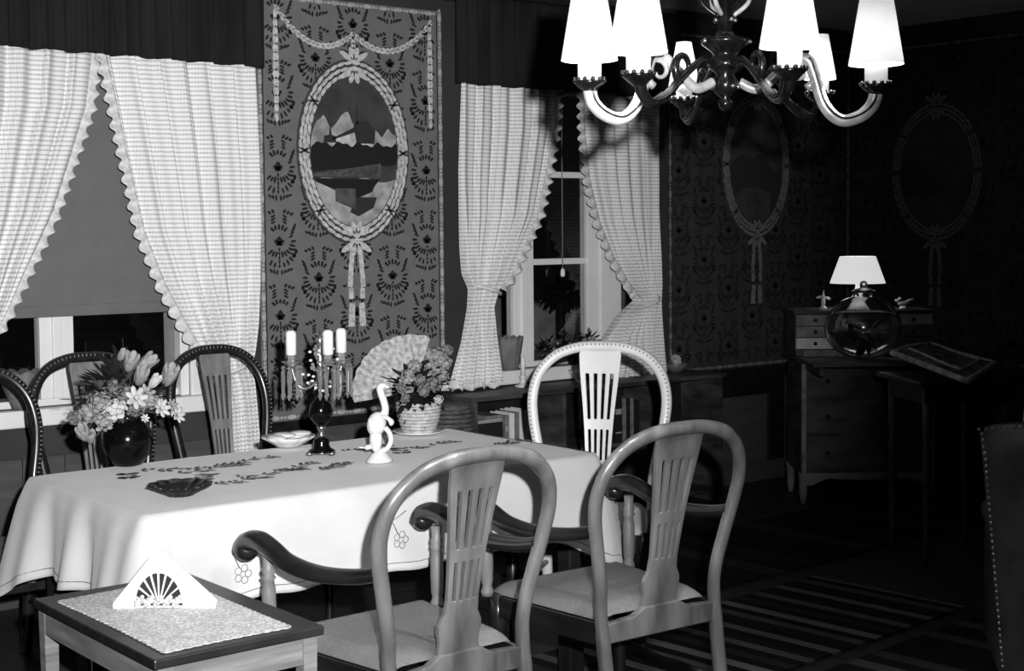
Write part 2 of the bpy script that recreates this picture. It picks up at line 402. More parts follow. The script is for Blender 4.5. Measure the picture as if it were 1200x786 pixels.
gL = 'looped lace curtains with frilled edges'
r1 = rows_from([(62, -60, 110), (120, -60, 104), (170, -62, 88), (250, -62, 62), (320, -62, 30), (370, -60, 8), (410, -60, -16), (440, -62, -40), (470, -62, -30), (530, -64, -28)])
r1 = [(r[0], r[1], r[2]) for r in r1]
curtain('lace curtain at the left side of the left window, cut by the picture edge', r1, r1[8][0], 0, CY, gL, 5)
r2 = rows_from([(68, 289, 116), (130, 293, 130), (200, 297, 146), (270, 299, 162), (330, 297, 186), (380, 294, 212), (410, 290, 228), (430, 286, 240), (450, 290, 252), (480, 294, 258), (535, 300, 262)])
curtain('lace curtain at the right side of the left window beside the wallpaper panel', r2, r2[8][0], 0, CY-.035, gL, 6)
r3 = rows_from([(100, 541, 650), (150, 540, 648), (200, 539, 640), (250, 540, 630), (290, 541, 612), (320, 543, 598), (338, 550, 583), (360, 548, 576), (400, 540, 580), (449, 525, 588)])
curtain('lace curtain at the left side of the right window, behind the flowerpot', r3, r3[7][0], 0, CY, gL, 5)
r4 = rows_from([(112, 770, 680), (160, 770, 682), (210, 771, 688), (260, 771, 700), (300, 771, 716), (335, 770, 736), (352, 768, 748), (368, 770, 728), (395, 774, 708), (438, 780, 700)])
curtain('lace curtain at the right side of the right window, above the white chair', r4, r4[7][0], 0, CY, gL, 5)

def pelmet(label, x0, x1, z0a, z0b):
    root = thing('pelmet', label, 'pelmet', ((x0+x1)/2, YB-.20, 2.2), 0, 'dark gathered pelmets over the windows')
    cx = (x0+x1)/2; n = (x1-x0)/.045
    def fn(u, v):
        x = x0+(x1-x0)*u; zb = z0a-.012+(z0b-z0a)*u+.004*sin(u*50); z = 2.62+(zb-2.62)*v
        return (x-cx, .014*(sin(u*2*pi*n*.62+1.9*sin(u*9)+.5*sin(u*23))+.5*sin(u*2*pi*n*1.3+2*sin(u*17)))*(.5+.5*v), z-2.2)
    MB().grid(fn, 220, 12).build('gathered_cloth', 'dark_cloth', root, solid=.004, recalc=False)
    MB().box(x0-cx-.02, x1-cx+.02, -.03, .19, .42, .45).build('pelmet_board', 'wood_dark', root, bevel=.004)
zz = P(290, 77)[1]; z0 = P(60, 57)[1]
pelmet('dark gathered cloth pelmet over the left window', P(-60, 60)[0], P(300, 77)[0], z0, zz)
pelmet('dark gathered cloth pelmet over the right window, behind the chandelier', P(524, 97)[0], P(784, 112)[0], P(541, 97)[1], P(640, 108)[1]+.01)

# ------------------------------------------------------------------ wallpaper panels
def leaf_poly(cx, cz, L_, wd, ang, n=6):
    out = []
    for k in range(n):
        a = 2*pi*k/n; u, v = cos(a)*L_/2, sin(a)*wd/2
        out.append((cx+u*cos(ang)-v*sin(ang), cz+u*sin(ang)+v*cos(ang)))
    return out
def flat(b, poly, y0, y1): b.prism(poly, y1, y0, 'xz')
def motif(b, cx, cz, rnd, clip):
    def st(dx, dz, L_, wd, ang):
        x, z = cx+dx, cz+dz
        if clip(x, z): flat(b, leaf_poly(x, z, L_*1.3*rnd.uniform(.85, 1.1), wd*1.75, ang+rnd.uniform(-.08, .08)), -.0012, 0)
    # palmette
    st(0, .004, .034, .016, pi/2); st(-.012, -.004, .026, .012, 2.5); st(.012, -.004, .026, .012, .64); st(0, -.016, .03, .006, 0)
    # trunk and drooping boughs
    for k in range(5): st(0, -.036-.019*k, .015, .006, pi/2)
    for k in range(6):
        for s in (-1, 1):
            a = -pi/2+s*(.30+.27*k); r = .055+.004*k
            st(r*cos(a)*.98, -.018+r*sin(a)+.012, .026, .0075, a)
            if k < 5: r2 = .088; st(r2*cos(a)*.92, -.022+r2*sin(a), .024, .007, a)
    for k in range(5):
        a = pi/2+(k-2)*.42; st(.045*cos(a), .03+.035*sin(a), .022, .008, a)
    for s in (-1, 1):
        for k in range(4): st(s*(.062+.006*k), .022+.016*k, .024, .0065, s*(.5+.12*k))
        for k in range(3): st(s*.03, .085+.014*k, .022, .0065, -s*.5)
        st(s*.085, -.05, .02, .01, s*1.0); st(s*.075, -.068, .02, .009, s*.2)
        for k in range(3): st(s*(.03+.018*k), .135-.006*k, .018, .008, s*(.9-.3*k))
        for k in range(4): st(s*(.012+.016*k), -.140+.004*k, .02, .007, pi/2-s*.35*k)
def bow(b, x, z, s, up=1, y=-.006):
    for q in (-1, 1):
        for j, (a, L_) in enumerate(((.55, .075), (1.25, .06))):
            ang = (pi/2-q*(pi/2-a)) * 1.0
            ang = a if q > 0 else pi-a
            ang *= up
            cx, cz = x+cos(ang)*L_*s*.55, z+sin(ang)*L_*s*.55
            b.prism(leaf_poly(cx, cz, L_*s, .024*s, ang, 8), y, y-.004, 'xz')
    b.prism(leaf_poly(x, z, .028*s, .022*s, 0, 8), y-.002, y-.008, 'xz')
def panel(parent, wd, z0, z1, cx, cz, rx, rz, M4, tails, castle=True, swag=True, seed=1, ground='paper', rib='ribbon', ink='ink', bord='border'):
    """a printed wallpaper panel in its own x-z plane, seen from -y; placed by matrix M4"""
    rnd = random.Random(seed)
    root = MB().box(0, wd, -.004, 0, z0, z1).build('wallpaper_panel', ground, parent)
    root.matrix_local = M4
    def clip(x, z):
        if x < .05 or x > wd-.05 or z < z0+.05 or z > z1-.03: return False
        return ((x-cx)/(rx+.035))**2+((z-cz)/(rz+.035))**2 > 1
    b = MB(); nx = int(wd/.2)+2; step = .205
    off = (wd-(round(wd/step)-1)*step)/2
    for i in range(-1, nx+1):
        for j in range(-1, int((z1-z0)/.33)+2):
            motif(b, off+i*step, z1-.1-j*.335+(.167 if i % 2 else 0), rnd, clip)
    o = b.build('printed_pattern', ink, root, stuff=True); o.location.y = -.004
    b = MB(); s = MB()
    def bead(x, z, ang):
        b.prism(leaf_poly(x, z, .052, .02, ang, 8), -.009, -.004, 'xz')
        for q in (-1, 1): b.prism(leaf_poly(x+q*.035*cos(ang), z+q*.035*sin(ang), .016, .014, ang, 6), -.008, -.004, 'xz')
    z = z0+.04
    while z < z1-.02: bead(.014, z, pi/2); bead(wd-.014, z, pi/2); z += .088
    x = .06
    while x < wd-.04: bead(x, z1-.015, 0); bead(x, z0+.015, 0); x += .088
    b.build('bead_border', bord, root, stuff=True)
    b = MB(); b.box(.027, .031, -.007, -.004, z0+.03, z1-.02).box(wd-.031, wd-.027, -.007, -.004, z0+.03, z1-.02); b.build('border_line', 'ink', root)
    # ring of ribbon-bound leaves
    b = MB(); d = MB(); n = 44
    for row, k_ in ((0, .93), (1, 1.0), (2, 1.07)):
        for i in range(n):
            t = 2*pi*(i+.33*row)/n; x = cx+rx*k_*cos(t); z = cz+rz*k_*sin(t)
            ang = atan2(rz*cos(t), -rx*sin(t)); L_ = 2*pi/n*sqrt((rx*sin(t))**2+(rz*cos(t))**2)*1.18
            b.prism(leaf_poly(x, z, L_, .0175, ang+.10, 7), -.012, -.006, 'xz')
    ring = [(cx+rx*1.14*cos(2*pi*i/60), cz+rz*1.12*sin(2*pi*i/60)) for i in range(60)]
    d.prism(ring, -.0065, -.0045, 'xz')
    d.build('ring_shadow_print', 'ribbon_dark', root)
    b.build('medallion_ring', rib, root, stuff=True)
    b = MB()
    for t in (pi*.2, pi*.8, 0, pi, pi*1.25, pi*1.75):
        x = cx+rx*cos(t); z = cz+rz*sin(t); ang = atan2(sin(t)/rz*rx, cos(t)); 
        for q in (-.45, .45): b.prism(leaf_poly(x, z, .07, .012, ang+q, 6), -.016, -.012, 'xz')
    b.build('ring_binding', 'ribbon_dark', root)
    b = MB()
    bow(b, cx, cz-rz-.005, 1.15, 1, -.012); bow(b, cx, cz-rz-.03, 1.25, -1, -.012); bow(b, cx, cz+rz+.03, 1.15, 1, -.012); bow(b, cx, cz+rz, 1.15, -1, -.012)
    if tails:
        for q in (-1, 1):
            b.prism([(cx+q*.008, cz-rz-.03), (cx+q*.03, cz-rz-.03), (cx+q*.05, cz-rz-.24), (cx+q*.024, cz-rz-.25)], -.012, -.008, 'xz')
            b.prism([(cx+q*.018, cz-rz-.25), (cx+q*.044, cz-rz-.25), (cx+q*.044, cz-rz-.30), (cx+q*.018, cz-rz-.30)], -.012, -.008, 'xz')
            b.prism([(cx+q*.012, cz-rz-.32), (cx+q*.04, cz-rz-.32), (cx+q*.05, cz-rz-.43), (cx+q*.014, cz-rz-.43)], -.012, -.008, 'xz')
    b.build('ribbon_bow', rib, root)
    if swag:
        b = MB(); zt = z1-.03
        def sw(xa, za, xb, zb, sag):
            n_ = 16
            for i in range(n_):
                t = (i+.5)/n_; x = xa+(xb-xa)*t; z = za+(zb-za)*t-sag*4*t*(1-t); ang = atan2((zb-za)-sag*4*(1-2*t), xb-xa)
                for e in (-1, 1): b.prism(leaf_poly(x, z+e*.007, (xb-xa)/n_*1.5, .012, ang+e*.3, 6), -.012, -.006, 'xz')
        top = cz+rz+.16
        sw(.09, z1-.05, cx, top, .11); sw(cx, top, wd-.06, z1-.05, .11)
        for k in range(6): b.prism(leaf_poly(cx, top-.01-.022*k, .034, .018+.004*(k % 2), pi/2, 7), -.012, -.006, 'xz')
        for xx in (.095, wd-.075):
            for k in range(13): b.prism(leaf_poly(xx, z1-.09-.038*k, .048, .014+.018*sin(pi*(k+1)/14), pi/2, 8), -.012, -.006, 'xz')
        b.build('ribbon_garland', rib, root, stuff=True)
    # the oval landscape
    ix, iz = rx*.88, rz*.90
    def inside(lo, hi, fbot, ftop, n_=26):
        """polygon between two height functions clipped to the oval"""
        top = []; bot = []
        for i in range(n_+1):
            u = lo+(hi-lo)*i/n_; e = iz*sqrt(max(0, 1-(u/ix)**2)); a = max(-e, min(e, fbot(u))); c = max(-e, min(e, ftop(u)))
            if c < a+.0005: c = a+.0005
            bot.append((cx+u, cz+a)); top.append((cx+u, cz+c))
        return bot+top[::-1]
    def layer(lo, hi, fb, ft, y, n_=60):
        b_ = MB(); v = []
        for i in range(n_+1):
            u = lo+(hi-lo)*i/n_; e_ = iz*sqrt(max(0, 1-(u/ix)**2)); a = max(-e_, min(e_, fb(u))); c = max(-e_, min(e_, ft(u))); c = max(a, c)
            v += [(cx+u, y, cz+a), (cx+u, y, cz+c), (cx+u, y+.001, cz+a), (cx+u, y+.001, cz+c)]
        f = []
        for i in range(n_):
            a = 4*i; f += [(a, a+4, a+5, a+1), (a+1, a+5, a+7, a+3), (a, a+2, a+6, a+4)]
        return b_.add(v, f, False)
    MB().prism([(cx+ix*cos(2*pi*i/48), cz+iz*sin(2*pi*i/48)) for i in range(48)], -.008, -.006, 'xz').build('painted_sky', 'sky_dark', root)
    e = ix*.999
    if castle:
        b = layer(-e, e, lambda u: -.01, lambda u: interp([(-.24, .06), (-.2, .14), (-.17, .165), (-.13, .11), (-.10, .12), (-.07, .175), (-.03, .18), (0, .12), (.03, .06), (.06, .10), (.09, .095), (.12, .10), (.15, .075), (.19, .11), (.24, .08)], u)+.006*sin(u*110), -.0092)
        b.build('painted_clouds', 'cloud', root)
        b = MB(); hz = .02
        b.prism([(cx-.12, cz+hz), (cx+.10, cz+hz), (cx+.10, cz+hz+.075), (cx+.0, cz+hz+.075), (cx-.12, cz+hz+.03)], -.0105, -.0095, 'xz')
        b.build('painted_castle_walls', 'house', root)
        b = MB()
        b.prism([(cx+.01, cz+hz+.02), (cx+.11, cz+hz+.02), (cx+.115, cz+hz+.08), (cx+.075, cz+hz+.125), (cx+.02, cz+hz+.125), (cx-.005, cz+hz+.1)], -.0115, -.0105, 'xz')
        b.prism([(cx+.005, cz+hz+.11), (cx+.022, cz+hz+.11), (cx+.012, cz+hz+.21)], -.0115, -.0105, 'xz')
        b.prism([(cx-.13, cz+hz+.03), (cx+.0, cz+hz+.07), (cx+.0, cz+hz+.095), (cx-.11, cz+hz+.045)], -.0115, -.0105, 'xz')
        b.prism([(cx-.17, cz+hz+.02), (cx-.10, cz+hz+.02), (cx-.105, cz+hz+.05), (cx-.125, cz+hz+.055), (cx-.133, cz+hz+.11), (cx-.14, cz+hz+.055), (cx-.165, cz+hz+.05)], -.0115, -.0105, 'xz')
        b.build('painted_castle_roofs', 'roofm', root)
        layer(-e, e, lambda u: -.075+.02*(u/ix), lambda u: .035+.008*sin(u*60)+.006*sin(u*113), -.0125).build('painted_trees', 'trees', root)
        layer(-e, ix*.6, lambda u: -.115, lambda u: -.072+.035*(u/ix), -.0135).build('painted_meadow', 'meadow', root)
        b = layer(-e, e, lambda u: -.5, lambda u: -.13+.01*sin(u*30), -.0092); b.build('painted_water', 'cloud', root)
        layer(-e, e, lambda u: -.235+.25*abs(u/ix)**1.5 if u > .1 else -.22+.09*abs(u/ix), lambda u: -.125, -.0105).build('painted_reflection', 'trees', root)
        b = MB(); b.prism([(cx-.11, cz-.17), (cx+.0, cz-.17), (cx+.0, cz-.27), (cx-.11, cz-.23)], -.0115, -.0105, 'xz'); b.build('painted_castle_reflection', 'meadow', root)
        b = MB(); b.prism([(cx+.0, cz-.21), (cx+.12, cz-.21), (cx+.1, cz-.26), (cx+.015, cz-.30), (cx-.03, cz-.28)], -.0112, -.0105, 'xz')
        for k in range(9): b.prism(leaf_poly(cx-.17+.036*k, cz-.092-.01*(k % 2), .03, .006, .5), -.0142, -.0135, 'xz')
        b.build('painted_roof_reflection', 'roofm', root)
    else:
        layer(-e, e, lambda u: -.5, lambda u: .0+.06*sin(u*9+seed)+.02*sin(u*31), -.0095).build('painted_hills', 'roofm', root)
        layer(-e, e*.5, lambda u: -.5, lambda u: -.16+.03*sin(u*12+seed), -.0105).build('painted_shore', 'sky_dark', root)
    return root
panel(wall_back, 1.02, .645, 2.565, .507, 1.872, .272, .385, T((3.213, YB, 0)), True, True, True, 1)
panel(wall_back, 1.60, .685, 2.60, .73, 1.872, .262, .385, T((5.79, YB, 0)), True, False, False, 2, 'paper_shaded', 'ribbon_shaded', 'ink_shaded', 'ribbon_shaded')  # right-hand panels: same wallpaper, with the fading flash painted in as darker tones
wp = panel(wall_right, 1.60, .685, 2.60, .80, 1.83, .285, .375, T((XR, 5.166+.80, 0)) @ RZ(-pi/2), True, False, False, 3, 'paper_shaded', 'ribbon_shaded', 'ink_shaded', 'ribbon_shaded')

# ------------------------------------------------------------------ dining table and its cloth
TX0, TX1, TY0, TY1, TZ = 1.63, 3.25, 3.55, 4.39, .755
tb = thing('dining_table', 'dark wooden dining table hidden under the long white cloth', 'table', ((TX0+TX1)/2, (TY0+TY1)/2, 0))
hx, hy = (TX1-TX0)/2, (TY1-TY0)/2
MB().box(-hx+.005, hx-.005, -hy+.005, hy-.005, .72, .748).build('tabletop', 'table_wood', tb, bevel=.006)
MB().box(-hx+.08, hx-.08, -hy+.07, -hy+.09, .63, .72).box(-hx+.08, hx-.08, hy-.09, hy-.07, .63, .72).box(-hx+.07, -hx+.09, -hy+.07, hy-.07, .63, .72).box(hx-.09, hx-.07, -hy+.07, hy-.07, .63, .72).build('apron', 'table_wood', tb)
lg = None
for sx in (-1, 1):
    for sy in (-1, 1):
        if lg is None:
            lg = MB().prism([(-.032, -.032), (.032, -.032), (.032, .032), (-.032, .032)], .0, .72, 'xy').build('leg', 'table_wood', tb, bevel=.006); o = lg
        else: o = lg.copy(); COL.objects.link(o); o.parent = tb
        o.location = (sx*(hx-.07), sy*(hy-.07), 0)

def make_cloth():
    root = thing('tablecloth', 'long white embroidered tablecloth draped over the dining table', 'tablecloth', (tb.location.x, tb.location.y, TZ))
    per = []; rad = .03; n_side = 90
    def side(p, q): return [(p[0]+(q[0]-p[0])*i/n_side, p[1]+(q[1]-p[1])*i/n_side) for i in range(n_side)]
    def corner(cx, cy, a0): return [(cx+rad*cos(a0+pi/2*i/14), cy+rad*sin(a0+pi/2*i/14)) for i in range(14)]
    per = side((-hx+rad, -hy), (hx-rad, -hy))+corner(hx-rad, -hy+rad, -pi/2)+side((hx, -hy+rad), (hx, hy-rad))+corner(hx-rad, hy-rad, 0)+side((hx-rad, hy), (-hx+rad, hy))+corner(-hx+rad, hy-rad, pi/2)+side((-hx, hy-rad), (-hx, -hy+rad))+corner(-hx+rad, -hy+rad, pi)
    n = len(per); v = []; f = []
    rings = [.05, .25, .45, .65, .85, .96, 1.0]
    for s in rings:
        for i, (x, y) in enumerate(per):
            z = .0022*sin(x*s*7)*sin(y*s*9) + (.0015 if abs(x*s-.27) < .012 or abs(x*s+.27) < .012 or abs(y*s) < .01 else 0)
            v.append((x*s, y*s, (0 if s == 1 else .003)+z))
    nd = 22
    for k in range(1, nd+1):
        t = k/nd
        for i, (x, y) in enumerate(per):
            dxc = hx-abs(x); dyc = hy-abs(y)
            dc = dxc if abs(abs(y)-hy) < 1e-3 else dyc         # distance along the edge from the corner
            if abs(abs(x)-hx) > 1e-3 and abs(abs(y)-hy) > 1e-3: dc = 0
            cr = math.exp(-(dc/.13)**2)
            drop = .262 + .10*cr
            a = per[(i+1) % n]; c = per[i-1]; tx, ty = a[0]-c[0], a[1]-c[1]; L_ = sqrt(tx*tx+ty*ty); nx, ny = ty/L_, -tx/L_
            left = abs(x+hx) < rad+.001; right = abs(x-hx) < rad+.001
            s_ = y if (left or right) else x
            amp = .024 if left else (.016 if right else .006)
            fr_ = 24 if left else (26 if right else 11)
            off = t**.8*(.012+amp*(sin(s_*fr_+1.0)+.45*sin(s_*fr_*1.9+2)))*(1-.6*cr) + .085*cr*t**.85 + .012*min(1, t*5) + (.02*t if left else 0)
            z = -drop*t - .004*t*sin(s_*30) + .004*(1-min(1, t*8))
            v.append((x+nx*off, y+ny*off, z))
    R_ = len(rings)+nd
    for j in range(R_-1):
        for i in range(n): i2 = (i+1) % n; f.append((j*n+i, j*n+i2, (j+1)*n+i2, (j+1)*n+i))
    f.append(tuple(range(n-1, -1, -1)))
    b = MB(); b.add(v, f); b.build('cloth', 'cloth', root, recalc=False, solid=.002)
    # hem stitching line near the edge
    b = MB(); j = (len(rings)+nd-3)*n; pts = [(v[j+i][0]*1.001, v[j+i][1]*1.002, v[j+i][2]) for i in range(0, n, 2)]; b.tube(pts, .0016, 4, closed=True); b.build('hem_stitch', 'thread_mid', root)
    # embroidered sprays, in flat stitches on the top
    bd, bm_ = MB(), MB()
    ox, oy = root.location.x, root.location.y
    def stitch(b, x, y, L_, wd, ang): b.prism([(p[0]-ox, p[1]-oy) for p in leaf_poly(x, y, L_, wd, ang, 6)], .0062, .0078, 'xy')
    sprays = [(250, 551, .20, .2), (238, 562, .13, .9), (290, 542, .2, .3), (320, 556, .2, .1), (400, 512, .14, .6), (430, 527, .16, .2), (350, 549, .18, .5), (510, 523, .18, .3), (470, 530, .12, 1.1), (205, 552, .16, -.4), (285, 565, .15, .25), (560, 533, .15, .1), (395, 548, .14, .4), (300, 530, .15, .8), (150, 560, .10, 1.2), (600, 520, .12, .3)]
    rr = random.Random(4)
    for px, py, L_, a0 in sprays:
        c = at(px, py, z=TZ)
        if not (TX0+.06 < c.x < TX1-.06 and TY0+.06 < c.y < TY1-.06): continue
        for k in range(9):
            t = (k-4)/4; x = c.x+cos(a0)*L_*.55*t; y = c.y+sin(a0)*L_*.55*t+.012*sin(5*t)
            stitch(bm_, x, y, L_*.17, .004, a0+.3*cos(5*t))
            for q in (-1, 1):
                if rr.random() < .8: stitch(bd if rr.random() < .75 else bm_, x+q*.017*-sin(a0), y+q*.017*cos(a0), .034, .013, a0+q*rr.uniform(.6, 1.2))
    bd.build('dark_embroidery', 'thread_dark', root, stuff=True); bm_.build('grey_embroidery', 'thread_mid', root, stuff=True)
    # outlined flowers worked near the front hem
    b = MB()
    for px, py in ((468, 632), (283, 672)):
        c = at(px, py, y=TY0-.032); 
        for k in range(5):
            a = 2*pi*k/5; m = [(c.x-ox+.017*cos(a)+.010*cos(q), c.z-TZ+.017*sin(a)+.010*sin(q)) for q in [2*pi*i/10 for i in range(10)]]
            b.tube([(x, c.y-oy-.008, z) for x, z in m], .0011, 4, closed=True)
        b.tube([(c.x-ox-.01, c.y-oy-.008, c.z-TZ+.02), (c.x-ox-.03, c.y-oy-.008, c.z-TZ+.06), (c.x-ox+.02, c.y-oy-.008, c.z-TZ+.085)], .0016, 4)
    b.build('outline_embroidery', 'thread_mid', root, stuff=True)
    return root
make_cloth()

# ------------------------------------------------------------------ chairs
def make_chair(name, label, x, y, rz, wood='wood', splatm='wood', seatm='seat', arms=True, top=.978, wk=1.0, beads=None, railm='wood_dark', group=None, armm='wood_dark'):
    root = thing(name, label, 'chair', (x, y, 0), rz, group)
    k = (top-.46)/(.978-.46)
    Z = lambda z: z if z < .46 else .46+(z-.46)*k
    half = [(.205, -.075, 0), (.208, -.03, .22), (.212, 0, .44), (.216, -.003, .53), (.236, -.016, .63), (.258, -.032, .73), (.263, -.05, .81), (.240, -.07, .885), (.180, -.088, .943), (.095, -.098, .972), (0, -.102, .978)]
    half = [(a*wk, c, Z(d)) for a, c, d in half]
    pts = half[:-1]+[half[-1]]+[(-a, c, d) for a, c, d in half[:-1][::-1]]
    sp = spline(pts, 7)
    rad = [.0205 if p.z > .4 else .0225 for p in sp]
    b = MB(); b.tube(sp, rad, 12, flat=.85, up=(0, 1, 0)); b.build('hoop_back', wood, root)
    def hy_(z): return interp([(.44, 0), (.53, -.003), (.63, -.016), (.73, -.032), (.81, -.05), (.885, -.07), (.943, -.088), (.98, -.102)], .46+(z-.46)/k if z > .46 else z)
    if beads:
        b = MB()
        ss = [p for p in sp if p.z > Z(.60)]
        acc = 0; nxt = 0
        for p, q in zip(ss, ss[1:]):
            L_ = (q-p).length; d_ = (q-p).normalized()
            while nxt <= acc+L_:
                c = p+d_*(nxt-acc); side = Vector((0, 1, 0)).cross(d_)
                b.ell(c+Vector((0, .016, 0))+side*.008, (.0022, .002, .006), Matrix.Rotation(atan2(side.x, side.z), 4, 'Y'), 6, 4); nxt += .016
            acc += L_
        b.build('inlay_beading', beads, root, stuff=True)
    # splat: slab pierced by two tiers of slots
    wtab = [(.45, .064), (.485, .062), (.52, .070), (.555, .052), (.60, .049), (.70, .056), (.78, .064), (.90, .079), (.955, .083), (.975, .07)]
    cols = [-1, -.74, -.60, -.33, -.19, .19, .33, .60, .74, 1] if False else [-1, -.73, -.54, -.31, -.12, .12, .31, .54, .73, 1]
    gaps = {1, 3, 5, 7}
    zs = [.45, .465, .48, .495, .51, .525, .54, .555, .57, .59, .595, .62, .65, .68, .695, .70, .72, .73, .735, .77, .80, .83, .86, .885, .89, .91, .93, .95, .962]
    solid = lambda z: z < .592 or .692 < z < .732 or z > .887
    F = {}; v = []; f = []
    def vid(i, j, s):
        key = (i, j, s)
        if key not in F:
            z = zs[j]; hw = interp(wtab, z)*wk; zz_ = Z(z); bow_ = -.012*sin(pi*(z-.45)/.5)
            F[key] = len(v); v.append((cols[i]*hw, hy_(zz_)+bow_+s*.007+.004*cols[i]**2, zz_))
        return F[key]
    nc = len(cols)-1; nz = len(zs)-1
    def full(i, j):
        if i < 0 or j < 0 or i >= nc or j >= nz: return False
        return (i not in gaps) or solid((zs[j]+zs[j+1])/2)
    for i in range(nc):
        for j in range(nz):
            if not full(i, j): continue
            a, c, d, e = (i, j), (i+1, j), (i+1, j+1), (i, j+1)
            f.append(tuple(vid(*p, 1) for p in (a, c, d, e))[::-1]); f.append(tuple(vid(*p, -1) for p in (a, c, d, e)))
            for (di, dj, p, q) in ((0, -1, a, c), (1, 0, c, d), (0, 1, d, e), (-1, 0, e, a)):
                if not full(i+di, j+dj): f.append((vid(*p, -1), vid(*q, -1), vid(*q, 1), vid(*p, 1))[::-1])
    b = MB(); b.add(v, f, False); b.build('splat', splatm, root, bevel=.002)
    # rails and seat
    ZS = .455
    b = MB()
    b.prism([(-.2*wk, .37), (-.2*wk, .425), (-.10, .432), (-.065, .452), (.065, .452), (.10, .432), (.2*wk, .425), (.2*wk, .37)], -.013, .013, 'xz')
    b.build('rear_rail', splatm if wood != 'wood_dark' else railm, root, bevel=.004)
    b = MB(); D = .47
    for s in (-1, 1):
        b.prism([(s*.205*wk, 0), (s*.185*wk, 0), (s*.235*wk, D), (s*.255*wk, D)], .36, .425, 'xy')
    b.prism([(-.245*wk, D-.012), (.245*wk, D-.012), (.22*wk, D+.012), (-.22*wk, D+.012)], .36, .425, 'xy')
    b.build('seat_rail', railm, root, bevel=.003)
    def sf(u, v_):
        yy = .012+(D+.005)*v_; hw = (.196+.056*v_)*wk; xx = (u*2-1)*hw
        ed = min(1, (1-abs(u*2-1))*6)*min(1, v_*8+.15)*min(1, (1-v_)*8)
        if v_ > .9: xx *= 1-.25*(v_-.9)*4*.5
        return (xx, yy, .428+.035*max(0, ed)**.5)
    b = MB(); b.grid(sf, 24, 24); b.build('seat', seatm, root)
    for s in (-1, 1):
        prof = [(.016, 0), (.018, .02), (.013, .04), (.022, .20), (.025, .30), (.018, .315), (.028, .33), (.028, .43)]
        MB().lathe(prof, (s*.235*wk, D-.02, 0), 12).build('front_leg', railm, root)
    for s in (-1, 1): MB().tube([(s*.207*wk, -.03, .2), (s*.235*wk, D-.02, .2)], .011, 8).build('stretcher', railm, root)
    if arms:
        for s in (-1, 1):
            py_ = .45
            prof = [(.017, .425), (.020, .44), (.014, .455), (.018, .47), (.0195, .52), (.018, .57), (.014, .592), (.020, .60), (.014, .608), (.019, .618), (.014, .628), (.016, .66)]
            MB().lathe(prof, (s*.275*wk, py_, 0), 14).build('arm_post', 'wood_mid' if wood != 'white_wood' else wood, root)
            ap = [(s*.25*wk, -.028, .69), (s*.265*wk, .07, .668), (s*.280*wk, .20, .655), (s*.290*wk, .32, .662), (s*.290*wk, .41, .686), (s*.290*wk, .475, .696), (s*.29*wk, .53, .682), (s*.29*wk, .548, .655)]
            sp2 = spline(ap, 6); m_ = len(sp2)
            b = MB(); b.tube(sp2, [.021+.011*min(1, i/m_*1.2) for i in range(m_)], 12, flat=.88)
            b.ell((s*.29*wk, .535, .662), (.034, .032, .030)); b.build('arm', armm, root)
    return root
make_chair('dining_armchair', 'brown hoop-back armchair at near side of table, nearer the lace-covered side table', 2.145, 2.87, radians(1), top=.957, group='armchairs on the near side of the table')
make_chair('dining_armchair', 'brown hoop-back armchair at near side of table, in front of the white chair', 2.852, 2.87, radians(-3), top=.957, group='armchairs on the near side of the table')
make_chair('dining_chair', 'white painted hoop-back chair with dotted rim at the right end of the table', 3.76, 4.12, radians(128), wood='white_wood', splatm='white_wood', seatm='cloth', arms=False, top=1.045, wk=1.0, beads='tick')
G3 = 'dark hoop-back chairs along the window side of the table'
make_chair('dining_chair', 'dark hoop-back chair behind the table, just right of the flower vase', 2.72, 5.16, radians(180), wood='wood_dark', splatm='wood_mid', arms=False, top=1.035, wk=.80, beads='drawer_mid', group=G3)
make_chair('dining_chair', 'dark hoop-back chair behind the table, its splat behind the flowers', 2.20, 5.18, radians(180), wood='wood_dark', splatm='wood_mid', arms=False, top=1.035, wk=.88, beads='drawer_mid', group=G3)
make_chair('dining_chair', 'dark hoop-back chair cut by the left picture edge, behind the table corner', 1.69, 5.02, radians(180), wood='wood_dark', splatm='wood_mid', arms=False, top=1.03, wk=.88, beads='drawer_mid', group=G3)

# ------------------------------------------------------------------ side table with lace cloth
st = thing('side_table', 'small dark-topped side table with a lace cloth at lower left', 'table', (1.485, 3.10, 0))
MB().box(-.205, .205, -.34, .33, .598, .62).build('tabletop', 'table_wood', st, bevel=.004)
MB().box(-.19, .19, -.325, -.307, .535, .598).box(.172, .19, -.305, .31, .535, .598).box(-.19, -.172, -.305, .31, .535, .598).box(-.19, .19, .31, .328, .535, .598).build('apron', 'side_wood', st, bevel=.002)
lg = None
for sx in (-1, 1):
    for sy in (-1, 1):
        if lg is None: lg = MB().add([(-.011, -.011, 0), (.011, -.011, 0), (.011, .011, 0), (-.011, .011, 0), (-.018, -.018, .598), (.018, -.018, .598), (.018, .018, .598), (-.018, .018, .598)], [(3, 2, 1, 0), (4, 5, 6, 7), (0, 1, 5, 4), (1, 2, 6, 5), (2, 3, 7, 6), (3, 0, 4, 7)], False).build('leg', 'side_wood', st); o = lg
        else: o = lg.copy(); COL.objects.link(o); o.parent = st
        o.location = (sx*.174, -.311 if sy < 0 else .312, 0)
c4 = [at(px, py, z=.622) for px, py in ((68, 705), (193, 765), (341, 735), (206, 677))]
def doily():
    pts = []
    for i in range(4):
        p, q = c4[i], c4[(i+1) % 4]; L_ = (q-p).length; n = int(L_/.022); d_ = (q-p)/L_; nr = Vector((d_.y, -d_.x, 0))
        cen = sum(c4, Vector())/4
        if nr.dot(p-cen) < 0: nr = -nr
        for j in range(n*6): t = j/(n*6); pts.append(p.lerp(q, t)+nr*(.005*abs(sin(pi*t*n))-.004*sin(pi*t)*1.5))
    return pts
